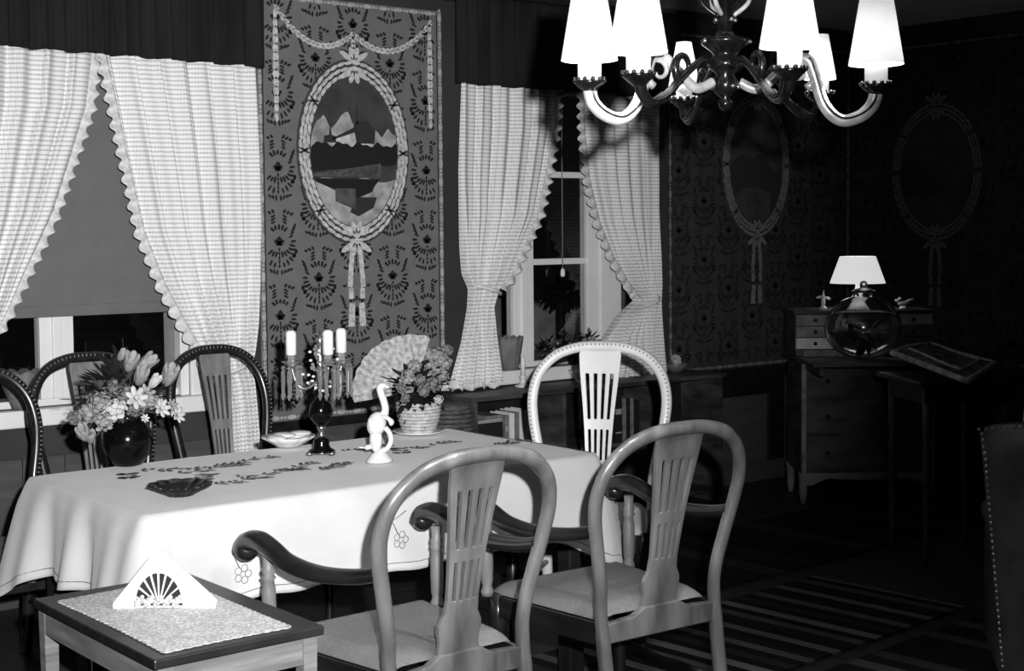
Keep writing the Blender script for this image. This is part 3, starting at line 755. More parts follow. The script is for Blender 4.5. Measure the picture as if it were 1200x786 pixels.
dp = doily(); cen = sum(c4, Vector())/4
o = MB().prism([(p.x-cen.x, p.y-cen.y) for p in dp], 0, .003, 'xy').build('lace_cloth', 'lace', None, (cen.x, cen.y, .6215))
tag(o, 'white scalloped lace cloth lying on the side table', 'cloth')
# napkin holder with a pierced fan
q = at(192, 712, z=.625)
nh = thing('napkin_holder', 'white triangular napkin holder with a pierced fan, on the side table', 'napkin holder', (q.x, q.y, .625), radians(-40))
A = radians(0)
ax = [( .128*cos(a)*(1), .128*sin(a)) for a in []]
hole = [(-.01+.056*cos(a), .006+.078*sin(a)) for a in [pi*i/16 for i in range(17)]]      # right to left over the top
outer = [(.118, 0), (.118, .012), (.0, .135), (-.010, .135), (-.118, .012), (-.118, 0)]
poly_r = [(-.01, .084), (-.01, .135), (-.004, .138), (.122, .012), (.122, 0), (.046, 0)]+hole[1:8]
poly_l = [(-.01, .084)]+hole[9:16]+[(-.066, 0), (-.118, 0), (-.118, .012), (-.016, .136), (-.01, .135)]
b = MB(); b.prism(poly_r, -.006, .0, 'xz'); b.prism(poly_l, -.006, .0, 'xz'); b.build('front_panel', 'plaster', nh)
b = MB(); b.prism([(.118, 0), (.118, .01), (-.01, .132), (-.114, .01), (-.114, 0)], .03, .036, 'xz'); b.build('back_panel', 'plaster', nh)
b = MB().box(-.114, .118, 0, .03, 0, .005); b.build('base', 'plaster', nh)
MB().prism([(-.01+.058*cos(a), .002+.08*sin(a)) for a in [pi*i/16 for i in range(17)]], .004, .008, 'xz').build('dark_lining', 'ink', nh)
for i in range(9):
    a = pi*(i+.7)/9.4
    MB().prism([(-.01+.014*cos(a)-.0014*sin(a), .012+.014*sin(a)), (-.01+.056*cos(a)-.0022*sin(a), .008+.078*sin(a)+.002*cos(a)), (-.01+.056*cos(a)+.0022*sin(a), .008+.078*sin(a)-.002*cos(a)), (-.01+.014*cos(a)+.0014*sin(a), .012+.014*sin(a))], -.006, -.001, 'xz').build('fan_rib', 'plaster', nh)
b = MB()
for k in range(30): b.ell((-.064+.0074*(k % 15), -.005, .007+.009*(k//15)+.005*(k % 3)), (.006, .004, .006), None, 7, 5)
b.build('lace_edging', 'lace', nh, stuff=True)

# ------------------------------------------------------------------ flowers
def blossom(parent, c, r, m, kind='ball', rnd=random, face=(0, -1, .3)):
    b = MB(); c = Vector(c)
    if kind == 'ball':
        for i in range(30):
            z = 1-2*(i+.5)/30; a = i*2.4+rnd.uniform(-.3, .3); d_ = Vector((sqrt(1-z*z)*cos(a), sqrt(1-z*z)*sin(a), z))
            t_ = (d_+Vector((rnd.uniform(-.8, .8), rnd.uniform(-.8, .8), rnd.uniform(-.8, .8)))).normalized()
            mm = t_.to_track_quat('Z', 'Y').to_matrix().to_4x4(); b.ell(c+d_*r*rnd.uniform(.6, .95), (r*.34, r*.26, r*.07), mm, 6, 4)
        b.ell(c, (r*.5,)*3, None, 8, 5)
    elif kind == 'tulip':
        d0 = Vector(face).normalized(); mq = d0.to_track_quat('Z', 'Y').to_matrix().to_4x4()
        for k in range(6):
            a = 2*pi*k/6; off = mq @ Vector((cos(a)*r*.38, sin(a)*r*.38, 0)); mm = mq @ RZ(a) @ RY(.18)
            b.ell(c+off, (r*.16, r*.42, r), mm, 8, 6)
    else:
        d0 = Vector(face).normalized(); mq = d0.to_track_quat('Z', 'Y').to_matrix().to_4x4()
        for k in range(7):
            a = 2*pi*k/7; off = mq @ Vector((cos(a)*r*.55, sin(a)*r*.55, 0)); mm = mq @ RZ(a) @ RY(-.35)
            b.ell(c+off, (r*.5, r*.26, r*.1), mm, 7, 4)
        b.ell(c+d0*r*.1, (r*.22,)*3, None, 7, 5)
    return b.build('blossom', m, parent)
def leafmesh(b, c, d_, L_, wd):
    d_ = Vector(d_).normalized(); s = d_.cross(Vector((.1, .2, 1))).normalized(); n_ = s.cross(d_)
    c = Vector(c); p = [c, c+d_*L_*.3+s*wd*.42-n_*.0, c+d_*L_*.7+s*wd*.4-n_*L_*.06, c+d_*L_-n_*L_*.15, c+d_*L_*.7-s*wd*.4-n_*L_*.06, c+d_*L_*.3-s*wd*.42, c+d_*L_*.4+n_*wd*-.15]
    b.add(p, [(0, 1, 6), (1, 2, 6), (2, 3, 6), (3, 4, 6), (4, 5, 6), (5, 0, 6)])
def foliage(parent, c, rx, rz, n, m, L_=.06, seed=1, ry=None):
    r_ = random.Random(seed); b = MB(); ry = ry or rx
    for i in range(n):
        d_ = Vector((r_.gauss(0, 1), r_.gauss(0, 1), r_.gauss(0, 1))).normalized(); q = Vector(c)+Vector((d_.x*rx, d_.y*ry, d_.z*rz))*r_.uniform(.3, .95)
        leafmesh(b, q, d_+Vector((0, 0, .1)), L_*r_.uniform(.7, 1.3), L_*.5)
    return b.build('foliage', m, parent, stuff=True, recalc=False)

foliage(SNOWBUSH, (0, 0, q_.z), .17, .12, 900, 'leaf', .045, 91)
q = at(150, 545, z=TZ+.008)
vs = thing('flower_vase', 'round black glass vase holding the mixed bouquet at left of the table', 'vase', (q.x, q.y, TZ+.008))
MB().lathe([(.032, 0), (.045, .004), (.070, .035), (.082, .075), (.078, .11), (.058, .14), (.042, .152), (.045, .165), (.052, .172), (.046, .170), (.038, .155), (.05, .13)], n=32).build('bowl', 'black_glass', vs)
bq = thing('flower_bouquet', 'mixed bouquet of pale tulips and lilacs in the black vase', 'flowers', (q.x, q.y, TZ+.18))
PB = q.y
def rel(px, py, y, base): p = at(px, py, y=y-.04); return p-Vector(base)
base = bq.location.copy()
foliage(bq, (-.01, .02, .07), .12, .11, 260, 'leaf', .045, 3, .09); foliage(bq, (-.04, .02, .04), .14, .09, 120, 'leaf_mid', .04, 5, .09)
for px, py, r, m, k, dy in [(153, 425, .034, 'petal', 'tulip', 0), (143, 416, .02, 'petal', 'tulip', .03), (172, 425, .034, 'petal', 'tulip', .02), (165, 441, .032, 'petal', 'tulip', -.05), (181, 447, .024, 'petal_light', 'tulip', -.06), (198, 440, .038, 'petal', 'tulip', 0),
                            (104, 484, .034, 'petal', 'ball', 0), (118, 472, .033, 'petal', 'ball', -.03), (134, 480, .036, 'petal_light', 'ball', -.06), (122, 494, .028, 'petal', 'ball', -.05), (110, 468, .026, 'petal_mid', 'ball', .03), (98, 508, .03, 'petal', 'tulip', -.03), (106, 512, .024, 'petal', 'tulip', -.02),
                            (160, 466, .036, 'petal_light', 'star', -.08), (172, 460, .028, 'petal', 'star', -.05), (160, 478, .028, 'petal_mid', 'ball', -.06), (147, 463, .03, 'petal_mid', 'ball', -.02), (190, 478, .03, 'petal_light', 'star', -.04), (209, 486, .026, 'petal_light', 'star', 0), (202, 474, .02, 'petal', 'star', 0), (170, 490, .014, 'petal_light', 'star', -.07), (88, 490, .024, 'petal_mid', 'ball', .03), (132, 455, .026, 'petal_mid', 'ball', .03), (176, 470, .024, 'petal', 'ball', -.04)]:
    c = rel(px, py, PB+dy, base); blossom(bq, c, r*1.12, m, k, face=(c.x*3+random.uniform(-.4, .4), -.6, .7) if k == 'tulip' else (c.x*2, -1, .4))
    MB().tube([(0, 0, -.12), (c.x*.3, c.y*.5, 0), (c.x*.97, c.y, c.z-r*.4)], .0028, 5).build('stem', 'leaf', bq)
c = rel(150, 397, PB, base); MB().tube([(0, 0, -.1), (c.x*.3, 0, .05), (c.x, 0, c.z)], .002, 5).build('stem', 'leaf', bq)

# dark scalloped dish
q = at(215, 580, z=TZ+.01)
d_ = thing('scalloped_dish', 'low black dish with a scalloped rim at the near edge of the table', 'dish', (q.x, q.y+.02, TZ+.008))
def dish(R_, h, sc_, n=72):
    b = MB(); v = []; f = []
    prof = [(.0, .002), (.25, 0), (.45, .0), (.5, .004), (.75, h*.55), (1, h), (.98, h+.003), (.72, h*.62+.003), (.4, .008), (0.0, .008)]
    for r, z in prof:
        for k in range(n):
            a = 2*pi*k/n; rr = R_*r*(1+sc_*r*abs(sin(a*6))); v.append((rr*cos(a)*1.0, rr*sin(a)*1.0, z))
    for i in range(len(prof)-1):
        for k in range(n): k2 = (k+1) % n; f.append((i*n+k, i*n+k2, (i+1)*n+k2, (i+1)*n+k))
    return b.add(v, f)
dish(.078, .03, .2).build('bowl', 'knob', d_)
MB().lathe([(.034, 0), (.03, .004)], n=24).build('foot', 'black_glass', d_)
# white dish with napkin folds
q = at(338, 522, z=TZ+.01)
d_ = thing('serving_dish', 'white fluted dish left of the black candelabrum', 'dish', (q.x, q.y, TZ+.008))
dish(.088, .034, .08).build('bowl', 'porcelain', d_)
b = MB()
for k in range(4): b.ell((-.045+.03*k, 0, .034+.006*(k % 2)), (.03, .045, .010), RZ(.5*k), 10, 6)
b.build('folded_napkin', 'plaster', d_)

# ------------------------------------------------------------------ candelabrum with crystal drops
q = at(377, 533, z=TZ+.008); CB = Vector((q.x, q.y, TZ+.008))
cn = thing('candelabrum', 'black stemmed candelabrum hung with crystal drops on the table', 'candelabrum', CB)
rx_ = Vector((.776, -.63, 0))
def cbp(px, py, dd=0):
    p = at(px, py, y=CB.y); d = p-CB; return Vector((d.x, d.y, d.z))
sc_h = .42/150
def loc2(px, py, depth=0): return rx_*((px-377)*sc_h)+Vector((.63, .776, 0))*depth+Vector((0, 0, (533-py)*sc_h))
b = MB(); b.lathe([(.046, .012), (.044, .016), (.030, .024), (.026, .035), (.027, .046), (.022, .056), (.012, .06)], n=24); b.build('base', 'black_glass', cn)
b = MB()
for k in range(3): a = 2*pi*k/3+.9; b.ell((.042*cos(a), .042*sin(a), .008), (.014, .012, .008)); 
b.lathe([(.04, .008), (.036, .014)], n=20)
b.build('feet', 'silver', cn)
b = MB(); b.lathe([(.010, .058), (.013, .066), (.008, .075), (.012, .085), (.017, .094), (.010, .098)], n=14); b.build('stem_collar', 'silver', cn)
b = MB(); b.lathe([(.008, .095), (.016, .10), (.034, .12), (.040, .145), (.034, .17), (.018, .19), (.012, .20), (.022, .206), (.024, .215), (.010, .222)], n=24); b.build('stem_bulb', 'black_glass', cn)
b = MB()
b.lathe([(.012, .22), (.007, .235), (.016, .25), (.010, .262), (.018, .28), (.008, .30), (.014, .325), (.006, .345), (.013, .37), (.016, .385), (.006, .40), (.002, .415)], n=12)
arms_ = [(-1, -.098, .0), (1, .045, -.04), (1, .062, .05)]
tips = [loc2(343, 424), loc2(388, 423, -.03), loc2(400, 423, .05)]
for t in tips: b.tube(spline([(0, 0, .255), t*.45+Vector((0, 0, .10-t.z*.05)), Vector((t.x*.8, t.y*.8, .235)), Vector((t.x, t.y, t.z-.012))], 6), .0042, 8)
b.build('arm', 'silver', cn)
rr = random.Random(3)
for t in tips:
    MB().lathe([(.006, -.01), (.014, -.004), (.032, .004), (.034, .007), (.014, .004), (.012, .02), (.014, .026)], t, 18).build('drip_pan', 'clear', cn)
drop = None
for t in tips:
    for k in range(7):
        a = 2*pi*k/7+.3; r = .031
        c = Vector((t.x+r*cos(a), t.y+r*sin(a), t.z))
        if drop is None:
            b = MB(); b.lathe([(.001, -.008), (.006, -.014), (.001, -.02)], n=6); b.lathe([(.002, -.02), (.0065, -.03), (.005, -.10), (.008, -.108), (.001, -.122)], n=6)
            b.sm = [False]*len(b.f); drop = b.build('crystal_drop', 'clear', cn); o = drop
        else: o = drop.copy(); COL.objects.link(o); o.parent = cn
        o.location = c
b = MB()
for k in range(46):
    a = rr.uniform(0, 2*pi); z = rr.uniform(.23, .40); r = .012+.05*max(0, (.38-z)/.16)*rr.random(); b.ell((r*cos(a), r*sin(a), z), (.0065, .0065, .0065), None, 6, 4)
b.build('crystal_beads', 'clear', cn, stuff=True)
b = MB()
for k in range(26):
    a = rr.uniform(0, 2*pi); z = rr.uniform(.20, .37); r = .02+.04*rr.random(); b.ell((r*cos(a), r*sin(a), z), (.007, .006, .005), None, 6, 4)
b.build('enamel_beads', 'porcelain', cn, stuff=True)
for (px, py, dd, nm) in ((343, 424, 0, 'short white candle on the left arm of the candelabrum'), (388, 423, -.03, 'short white candle on the near right arm of the candelabrum'), (400, 423, .05, 'short white candle on the far right arm of the candelabrum')):
    t = loc2(px, py, dd); cdl = thing('candle', nm, 'candle', CB+t+Vector((0, 0, .0262)), 0, 'candles in the candelabrum')
    MB().lathe([(.012, 0), (.0175, .004), (.0175, .075), (.010, .083)], n=16).build('candle_body', 'wax', cdl); MB().tube([(0, 0, .08), (.001, 0, .092)], .0012, 5).build('wick', 'ink', cdl)

# ------------------------------------------------------------------ heron figurine
q = at(445, 541, z=TZ+.008); hz_ = TZ+.0085
fg = thing('bird_figurine', 'white figurine of two long-necked wading birds in front of the flowerpot', 'figurine', (q.x, q.y, hz_))
S = 4.62/1700*1.0
def fp(zx, zy, d=0): px = 320+zx/4.136; py = 370+zy/4.136; v = rx_*((px-447)*S)+Vector((0, 0, (544-py)*S))+Vector((.63, .776, 0))*d; v.z = max(v.z, .002); return v
FR = RZ(atan2(-.63, .776))
b = MB(); b.lathe([(.046, 0), (.044, .008), (.036, .016), (.028, .026), (.012, .036)], n=20, sx=1.0, sy=.8); b.build('mound', 'plaster', fg)
b = MB()
b.ell(fp(512, 535), (.031, .026, .040), FR @ RY(.25), 14, 10); b.ell(fp(508, 610), (.021, .018, .042), FR, 12, 8)
b.tube(spline([fp(530, 520), fp(556, 470), fp(548, 420), fp(536, 385), fp(532, 358), fp(545, 347)], 6), [.014]*6+[.012]*30, 10)
b.tube(spline([fp(532, 356), fp(545, 347), fp(558, 350), fp(575, 357)], 5), [.010]*5+[.0085]*5+[.004]*6, 8)
b.tube(spline([fp(500, 640), fp(460, 650), fp(425, 648)], 5), [.009]*6+[.003]*5, 8)
b.build('standing_bird', 'plaster', fg)
b = MB()
b.tube(spline([fp(530, 500, -.01), fp(565, 500, -.02), fp(588, 522, -.02), fp(578, 528, -.02)], 6), [.007]*10+[.009]*9, 8)
b.tube(spline([fp(555, 550, -.01), fp(578, 580, -.01), fp(582, 620, -.01), fp(560, 655, -.01), fp(520, 670, -.01)], 6), .0085, 10)
b.ell(fp(490, 540, -.012), (.012, .012, .026), FR @ RY(-.2), 10, 7); b.build('bending_bird', 'plaster', fg)

# ------------------------------------------------------------------ flowerpot with fan
q = at(491, 508, z=TZ+.008); PQ = Vector((q.x, q.y, TZ+.008)); s5 = 5.45/1700
sa = thing('saucer', 'thin white saucer under the white basket pot', 'saucer', PQ)
MB().lathe([(.05, 0), (.07, .003), (.098, .012), (.097, .014), (.07, .006), (.04, .004)], n=32).build('plate', 'porcelain', sa)
pt = thing('plant_basket', 'white woven basket pot on a saucer at far corner of the table', 'plant pot', PQ+Vector((0, 0, .0065)))
b = MB(); n = 40
for k in range(9):
    z = .006+k*.0125; r = .056+.022*sin(min(1, k/8)*pi*.5)
    pts = [((r+.0025*sin(i*pi+k*pi))*cos(2*pi*i/n), (r+.0025*sin(i*pi+k*pi))*sin(2*pi*i/n), z) for i in range(n)]; b.tube(pts, .0068, 6, closed=True)
b.lathe([(.052, .001), (.055, .006), (.075, .105), (.07, .105), (.05, .01)], n=30); b.build('woven_wall', 'wicker', pt)
MB().lathe([(.07, .095), (.002, .10)], n=24).build('soil', 'leaf', pt)
pn = thing('potted_flower', 'bushy flowering plant with pale round blooms in the white basket pot', 'plant', PQ+Vector((0, 0, .11)))
base = pn.location.copy()
foliage(pn, (-.01, .0, .05), .11, .10, 420, 'leaf', .045, 8, .10)
for px, py, r, m, dy in [(478, 441, .030, 'petal', -.07), (492, 446, .024, 'petal_mid', -.08), (470, 455, .022, 'petal_mid', -.08), (486, 428, .026, 'petal', -.05), (505, 432, .034, 'petal', 0), (512, 418, .034, 'petal', .04), (520, 425, .034, 'petal', 0), (517, 440, .032, 'petal', -.02), (500, 415, .03, 'petal', .05), (485, 408, .026, 'petal_mid', .06), (508, 450, .03, 'petal_mid', -.05), (521, 452, .022, 'petal_light', -.02), (497, 458, .024, 'petal_mid', -.09), (514, 468, .018, 'petal_light', -.07), (524, 410, .026, 'petal_mid', .03), (475, 466, .018, 'petal_mid', -.09)]:
    blossom(pn, at(px, py, y=PQ.y+dy-.05)-base, r*1.02, m, 'ball')
fan = thing('lace_fan', 'pale open lace fan standing behind the potted flowers', 'fan', PQ+rx_*(-.02)+Vector((.63, .776, 0))*-.02+Vector((0, 0, .155)), atan2(-.63, .776))
b = MB(); N_ = 30
def fanf(u, v):
    a = radians(72+118*u); r = .075+.135*v+.006*abs(sin(u*pi*9))*v; z = .006*(1 if int(round(u*N_)) % 2 else -1)*v
    return (r*cos(a)*1.02, z, r*sin(a)*.98)
b.grid(fanf, N_, 5, False); b.build('lace_leaf', 'fan', fan, solid=.002, recalc=False)
for k in range(11):
    a = radians(74+114*k/10); MB().tube([(.0, .006, 0), (.15*cos(a), .006, .145*sin(a))], .0028, 5).build('fan_stick', 'petal', fan)

# ------------------------------------------------------------------ bookcase and books
BX0, BX1, BY0, BZ = 4.16, 5.88, 5.42, .712
bcs = thing('bookcase', 'low dark bookcase under the right window', 'bookcase', (5.0, 5.57, 0))
X = lambda x: x-5.0
Y_ = lambda y: y-5.57
MB().box(X(BX0)-.02, X(BX1)+.02, Y_(BY0)-.015, Y_(YB)-.025, BZ-.022, BZ).build('top_board', 'dresser', bcs, bevel=.003)
for xx in (BX0, 4.72, 5.42, BX1-.022): MB().box(X(xx), X(xx+.022), Y_(BY0), Y_(YB)-.03, .0, BZ-.022).build('upright', 'dresser', bcs, bevel=.002)
for zz in (.06, .38): MB().box(X(BX0+.022), X(BX1-.022), Y_(BY0)+.02, Y_(YB)-.03, zz, zz+.02).build('shelf', 'dresser', bcs)
MB().box(X(BX0), X(BX1), Y_(YB)-.03, Y_(YB)-.024, .0, BZ-.022).build('back_board', 'table_wood', bcs)
def book(x, w_, h, d, cover, label, group, lean=0, z=.40, gilt=False):
    o = thing('book', label, 'book', (x, BY0+.03, z), 0, group)
    MB().box(0, w_, 0, .004, 0, h).box(0, .003, 0, d, 0, h).box(w_-.003, w_, 0, d, 0, h).build('cover', cover, o, bevel=.0015)
    MB().box(.003, w_-.003, .004, d-.004, .004, h-.005).build('pages', 'paper_white', o)
    if gilt: [MB().box(.004, w_-.004, -.0006, .0002, h*a_, h*c__).build('spine_label', 'gilt', o) for a_, c__ in ((.62, .74), (.2, .23))]
    o.rotation_euler.y = lean; return o
x = 4.37
for i, (w_, h, m, lb) in enumerate([(.026, .205, 'book_mid', 'slim grey book with lettered spine, first beside the black box'), (.034, .212, 'book_light', 'thick pale book, second from the black box on the shelf'), (.026, .215, 'book_mid', 'grey book, third from the black box on the shelf'), (.030, .220, 'book_light', 'pale book, fourth from the black box on the shelf'), (.034, .222, 'book_light', 'wide pale book at the right end of the light row'), ]):
    book(x, w_, h, .15, m, lb, 'pale books on the left shelf', gilt=(i == 0)); x += w_+.002
x = 5.10
for i, (w_, h, m, lb) in enumerate([(.05, .235, 'book_dark', 'tall black book with a gilt label seen through the white chair'), (.028, .225, 'book_mid', 'grey-spined book right of the tall black one'), (.024, .225, 'book_dark', 'thin dark book between two grey spines'), (.026, .222, 'book_mid', 'second grey-spined book on the right shelf'), (.04, .21, 'book_dark', 'dark book beside the bookcase upright')]):
    book(x, w_, h, .16, m, lb, 'dark books on the middle shelf', gilt=(i == 0)); x += w_+.002
bx = thing('box_file', 'black box with papers on top, left of the pale books', 'box', (4.205, BY0+.03, .40))
MB().box(0, .155, 0, .2, 0, .18).build('box_body', 'book_dark', bx, bevel=.003)
MB().box(.005, .15, -.004, .2, .18, .184).box(.01, .15, .004, .2, .186, .192).build('papers', 'paper_white', bx)
MB().box(.05, .15, .0, .16, .193, .212).build('lid', 'book_mid', bx, bevel=.002)
# basket at the end of the bookcase
wb = thing('wicker_basket', 'tall round brown wicker basket behind the flowerpot, left of the bookcase', 'basket', (3.93, 5.30, 0))
b = MB()
for k in range(33):
    z = .012+k*.021; r = .085+.018*sin(k/32*pi*.5); b.tube([((r+.004*sin(i*pi+k*pi))*cos(2*pi*i/28), (r+.004*sin(i*pi+k*pi))*sin(2*pi*i/28), z) for i in range(28)], .011, 6, closed=True)
b.build('woven_wall', 'wicker_dark', wb)
MB().lathe([(.09, .68), (.1, .70), (.07, .715), (.0, .718)], n=24).build('lid', 'wicker_dark', wb)

# things on the sill and on the bookcase
def pot(name, label, px, py, h, r0, r1, y=YB-.01, z=.79, m='terracotta', scallop=True):
    q = at(px, py, y=y); o = thing(name, label, 'pot', (q.x, y, z))
    b = MB(); n = 44; v = []; f = []
    prof = [(r0, 0), (r0+(r1-r0)*.3, h*.3), (r0+(r1-r0)*.8, h*.8), (r1, h), (r1*.94, h), (r0*.9, .01)]
    for i, (r, z_) in enumerate(prof):
        for k in range(n):
            a = 2*pi*k/n; rr_ = r*(1+.03*cos(a*11)); v.append((rr_*cos(a), rr_*sin(a), z_+(.014*abs(cos(a*5.5)) if scallop and i in (3, 4) else 0)))
    for i in range(len(prof)-1):
        for k in range(n): k2 = (k+1) % n; f.append((i*n+k, i*n+k2, (i+1)*n+k2, (i+1)*n+k))
    f.append(tuple(range(n-1, -1, -1))); f.append(tuple((len(prof)-1)*n+k for k in range(n)))
    b.add(v, f); b.build('pot_wall', m, o); return o
pot('flowerpot', 'fluted clay flowerpot with a scalloped rim on the right window sill', 597, 424, .16, .045, .072)
pot('flowerpot', 'fluted pot with scalloped rim on the left window sill, behind the far-left chair', 27, 470, .145, .04, .095, z=.80, m='petal_mid')
for i, (px, py, h, rr_, nl, lb) in enumerate([(640, 433, .10, .05, 40, 'small round-leaved plant on the sill beside the white mullion'), (668, 425, .12, .07, 70, 'bushy leafy plant in the middle of the right window sill'), (686, 424, .12, .06, 50, 'dark-leaved plant at the sill by the right sash')]):
    q = at(px, 432, y=YB-.0); o = thing('sill_plant', lb, 'plant', (q.x, YB-.02, .79), 0, 'houseplants on the right window sill')
    MB().lathe([(.022, 0), (.03, .04), (.033, .05), (.028, .05)], n=18).build('pot', 'book_dark', o)
    foliage(o, (0, 0, .05+h*.5), rr_, h*.5, nl, 'leaf', .04, 20+i); foliage(o, (0, -.01, .05+h*.5), rr_, h*.5, nl//2, 'leaf_mid', .035, 30+i)
    for k in range(5 if i < 1 else 6): blossom(o, (random.uniform(-rr_, rr_)*.9, -.03, .04+h*random.uniform(.2, 1)), .012, 'petal', 'star')
q = at(594, 451, z=BZ); o = thing('candlestick', 'small white candlestick with a candle on the bookcase, by the curtain', 'candlestick', (q.x, min(q.y, 5.62), BZ))
MB().lathe([(.04, 0), (.042, .008), (.02, .014), (.014, .04), (.02, .05), (.015, .06)], n=20).build('foot', 'porcelain', o)
b = MB(); b.tube([(.035+.016*cos(t), 0, .016+.012*sin(t)) for t in [2*pi*i/10 for i in range(10)]], .004, 6, closed=True); b.build('ring_handle', 'porcelain', o)
c_ = thing('candle', 'white candle in the small candlestick on the bookcase', 'candle', o.location+Vector((0, 0, .06)))
MB().lathe([(.012, 0), (.012, .09), (.006, .095)], n=12).build('candle_body', 'wax', c_)
q = at(665, 445, z=BZ); o = thing('bowl', 'small white footed bowl on the bookcase, seen through the white hoop', 'bowl', (q.x, min(q.y, 5.62), BZ))
MB().lathe([(.035, 0), (.03, .01), (.06, .04), (.068, .06), (.064, .06), (.05, .035), (.01, .02)], n=26).build('bowl_wall', 'porcelain', o)
q = at(776, 436, z=BZ+.0); o = thing('bowl', 'glass bowl with pale flowers at right end of the bookcase', 'bowl', (5.72, 5.62, BZ))
MB().lathe([(.03, 0), (.05, .02), (.07, .05), (.066, .05), (.04, .02)], n=24).build('bowl_wall', 'clear', o)
fl = thing('cut_flowers', 'pale cut flowers in the glass bowl at the bookcase end', 'flowers', (5.72, 5.62, BZ+.04))
for k in range(7): blossom(fl, (random.uniform(-.05, .06), random.uniform(-.04, .03), .015+random.random()*.03), .022, 'petal_light', 'star')

# ------------------------------------------------------------------ writing chest in the corner
RZd = radians(-39.3)
ds = thing('writing_chest', 'worn wooden writing chest with rows of small drawers on top', 'chest', (6.417, 4.855, 0), RZd)
# local x along the front, y towards the corner
MB().box(-.36, .36, .02, .42, .16, .775).build('carcass', 'dresser', ds, bevel=.004)
MB().box(-.385, .385, -.01, .44, .775, .80).build('top_board', 'dresser', ds, bevel=.005)
b = MB(); b.prism([(-.36, .10), (-.36, .17), (.36, .17), (.36, .10), (.30, .105), (.22, .14), (0, .13), (-.22, .14), (-.30, .105)], .0, .03, 'xz'); b.build('scalloped_apron', 'drawer_mid', ds)
for x in (-.345, .345):
    for y in (.03, .39): MB().lathe([(.014, 0), (.022, .05), (.026, .14), (.03, .17)], (x, y, 0), 12).build('foot', 'drawer_mid', ds)
for z0, z1 in ((.19, .375), (.385, .57), (.58, .765)):
    d_ = MB().box(-.335, .335, .005, .03, z0, z1).build('long_drawer', 'dresser', ds, bevel=.003)
    for x in (-.22, .22): MB().lathe([(.006, 0), (.014, .006), (.012, .014)], n=10, m=T((x, .004, (z0+z1)/2)) @ RX(pi/2)).build('knob', 'knob', d_)
for x in (-.36, .335): MB().box(x, x+.025, -.005, .03, .17, .77).build('corner_post', 'drawer_mid', ds, bevel=.003)
# drawer nest
MB().box(-.375, .375, .10, .42, .80, .835).box(-.375, .375, .12, .42, .835, 1.03).build('drawer_nest', 'dresser', ds, bevel=.003)
MB().box(-.385, .385, .085, .43, 1.03, 1.048).build('nest_top', 'dresser', ds, bevel=.003)
for ci, (xa, xb) in enumerate(((-.372, -.165), (-.16, .16), (.165, .372))):
    for r in range(3):
        z0 = .838+r*.064
        m = 'drawer_light' if (ci, r) in ((0, 0), (2, 2)) else 'drawer_mid'
        d_ = MB().box(xa, xb, .095, .13, z0, z0+.060).build('small_drawer', m, ds, bevel=.002)
        if (ci, r) in ((0, 0), (2, 2)): d_['label'] = 'pale drawer front'
        MB().lathe([(.004, 0), (.011, .005), (.009, .012)], n=10, m=T(((xa+xb)/2, .095, z0+.03)) @ RX(pi/2)).build('knob', 'knob', d_)
MB().box(-.34, .3, .06, .10, .80, .834).build('plinth_drawer', 'drawer_mid', ds, bevel=.002)
DM = Matrix.Translation(ds.location) @ Matrix.Rotation(RZd, 4, 'Z')
def dl(x, y, z): return DM @ Vector((x, y, z))
# lamp
lp = thing('table_lamp', 'lit table lamp with a white conical shade on the writing chest', 'lamp', dl(-.005, .24, 1.048))
MB().lathe([(.066, 0), (.068, .01), (.05, .035), (.022, .085), (.012, .125), (.010, .14)], n=28).build('base', 'porcelain', lp)
MB().lathe([(.014, .14), (.014, .175), (.02, .18), (.02, .2)], n=14).build('socket', 'silver', lp)
v = MB(); v.lathe([(.152, .143), (.098, .292), (.095, .292), (.149, .143)], n=40); v.f = v.f[:-2]; v.sm = v.sm[:-2]; v.build('lamp_shade', 'shade_lit', lp)
pld = bpy.data.lights.new('bulb_light', 'POINT'); pld.energy = .9; pld.shadow_soft_size = .03; plo = bpy.data.objects.new('bulb_light', pld); COL.objects.link(plo); plo.parent = lp; plo.location = (0, 0, .22)
# figurines on the chest
o = thing('bird_figurine', 'small white bird with raised wings left of the lit lamp', 'figurine', dl(-.20, .22, 1.048))
b = MB(); b.lathe([(.022, 0), (.02, .012), (.010, .02)], n=14); b.ell((0, 0, .04), (.013, .013, .028)); b.ell((0, 0, .075), (.008, .008, .016)); b.tube([(0, 0, .085), (.004, 0, .108)], [.005, .001], 6)
b.ell((-.022, 0, .068), (.02, .006, .008), RY(-.2)); b.ell((.022, 0, .062), (.02, .006, .009), RY(.3)); b.build('bird_body', 'porcelain', o); o.rotation_euler.z = RZd
o = thing('bird_figurine', 'small white bird with outstretched wings right of the lit lamp', 'figurine', dl(.245, .22, 1.048), RZd)
b = MB(); b.lathe([(.024, 0), (.02, .01), (.008, .018)], n=14); b.ell((0, 0, .03), (.034, .012, .012), RY(-.15)); b.ell((.03, 0, .045), (.03, .008, .008), RY(-.35)); b.ell((-.03, 0, .043), (.02, .008, .01), RY(.3)); b.ell((-.02, 0, .056), (.012, .008, .008)); b.build('bird_body', 'porcelain', o)
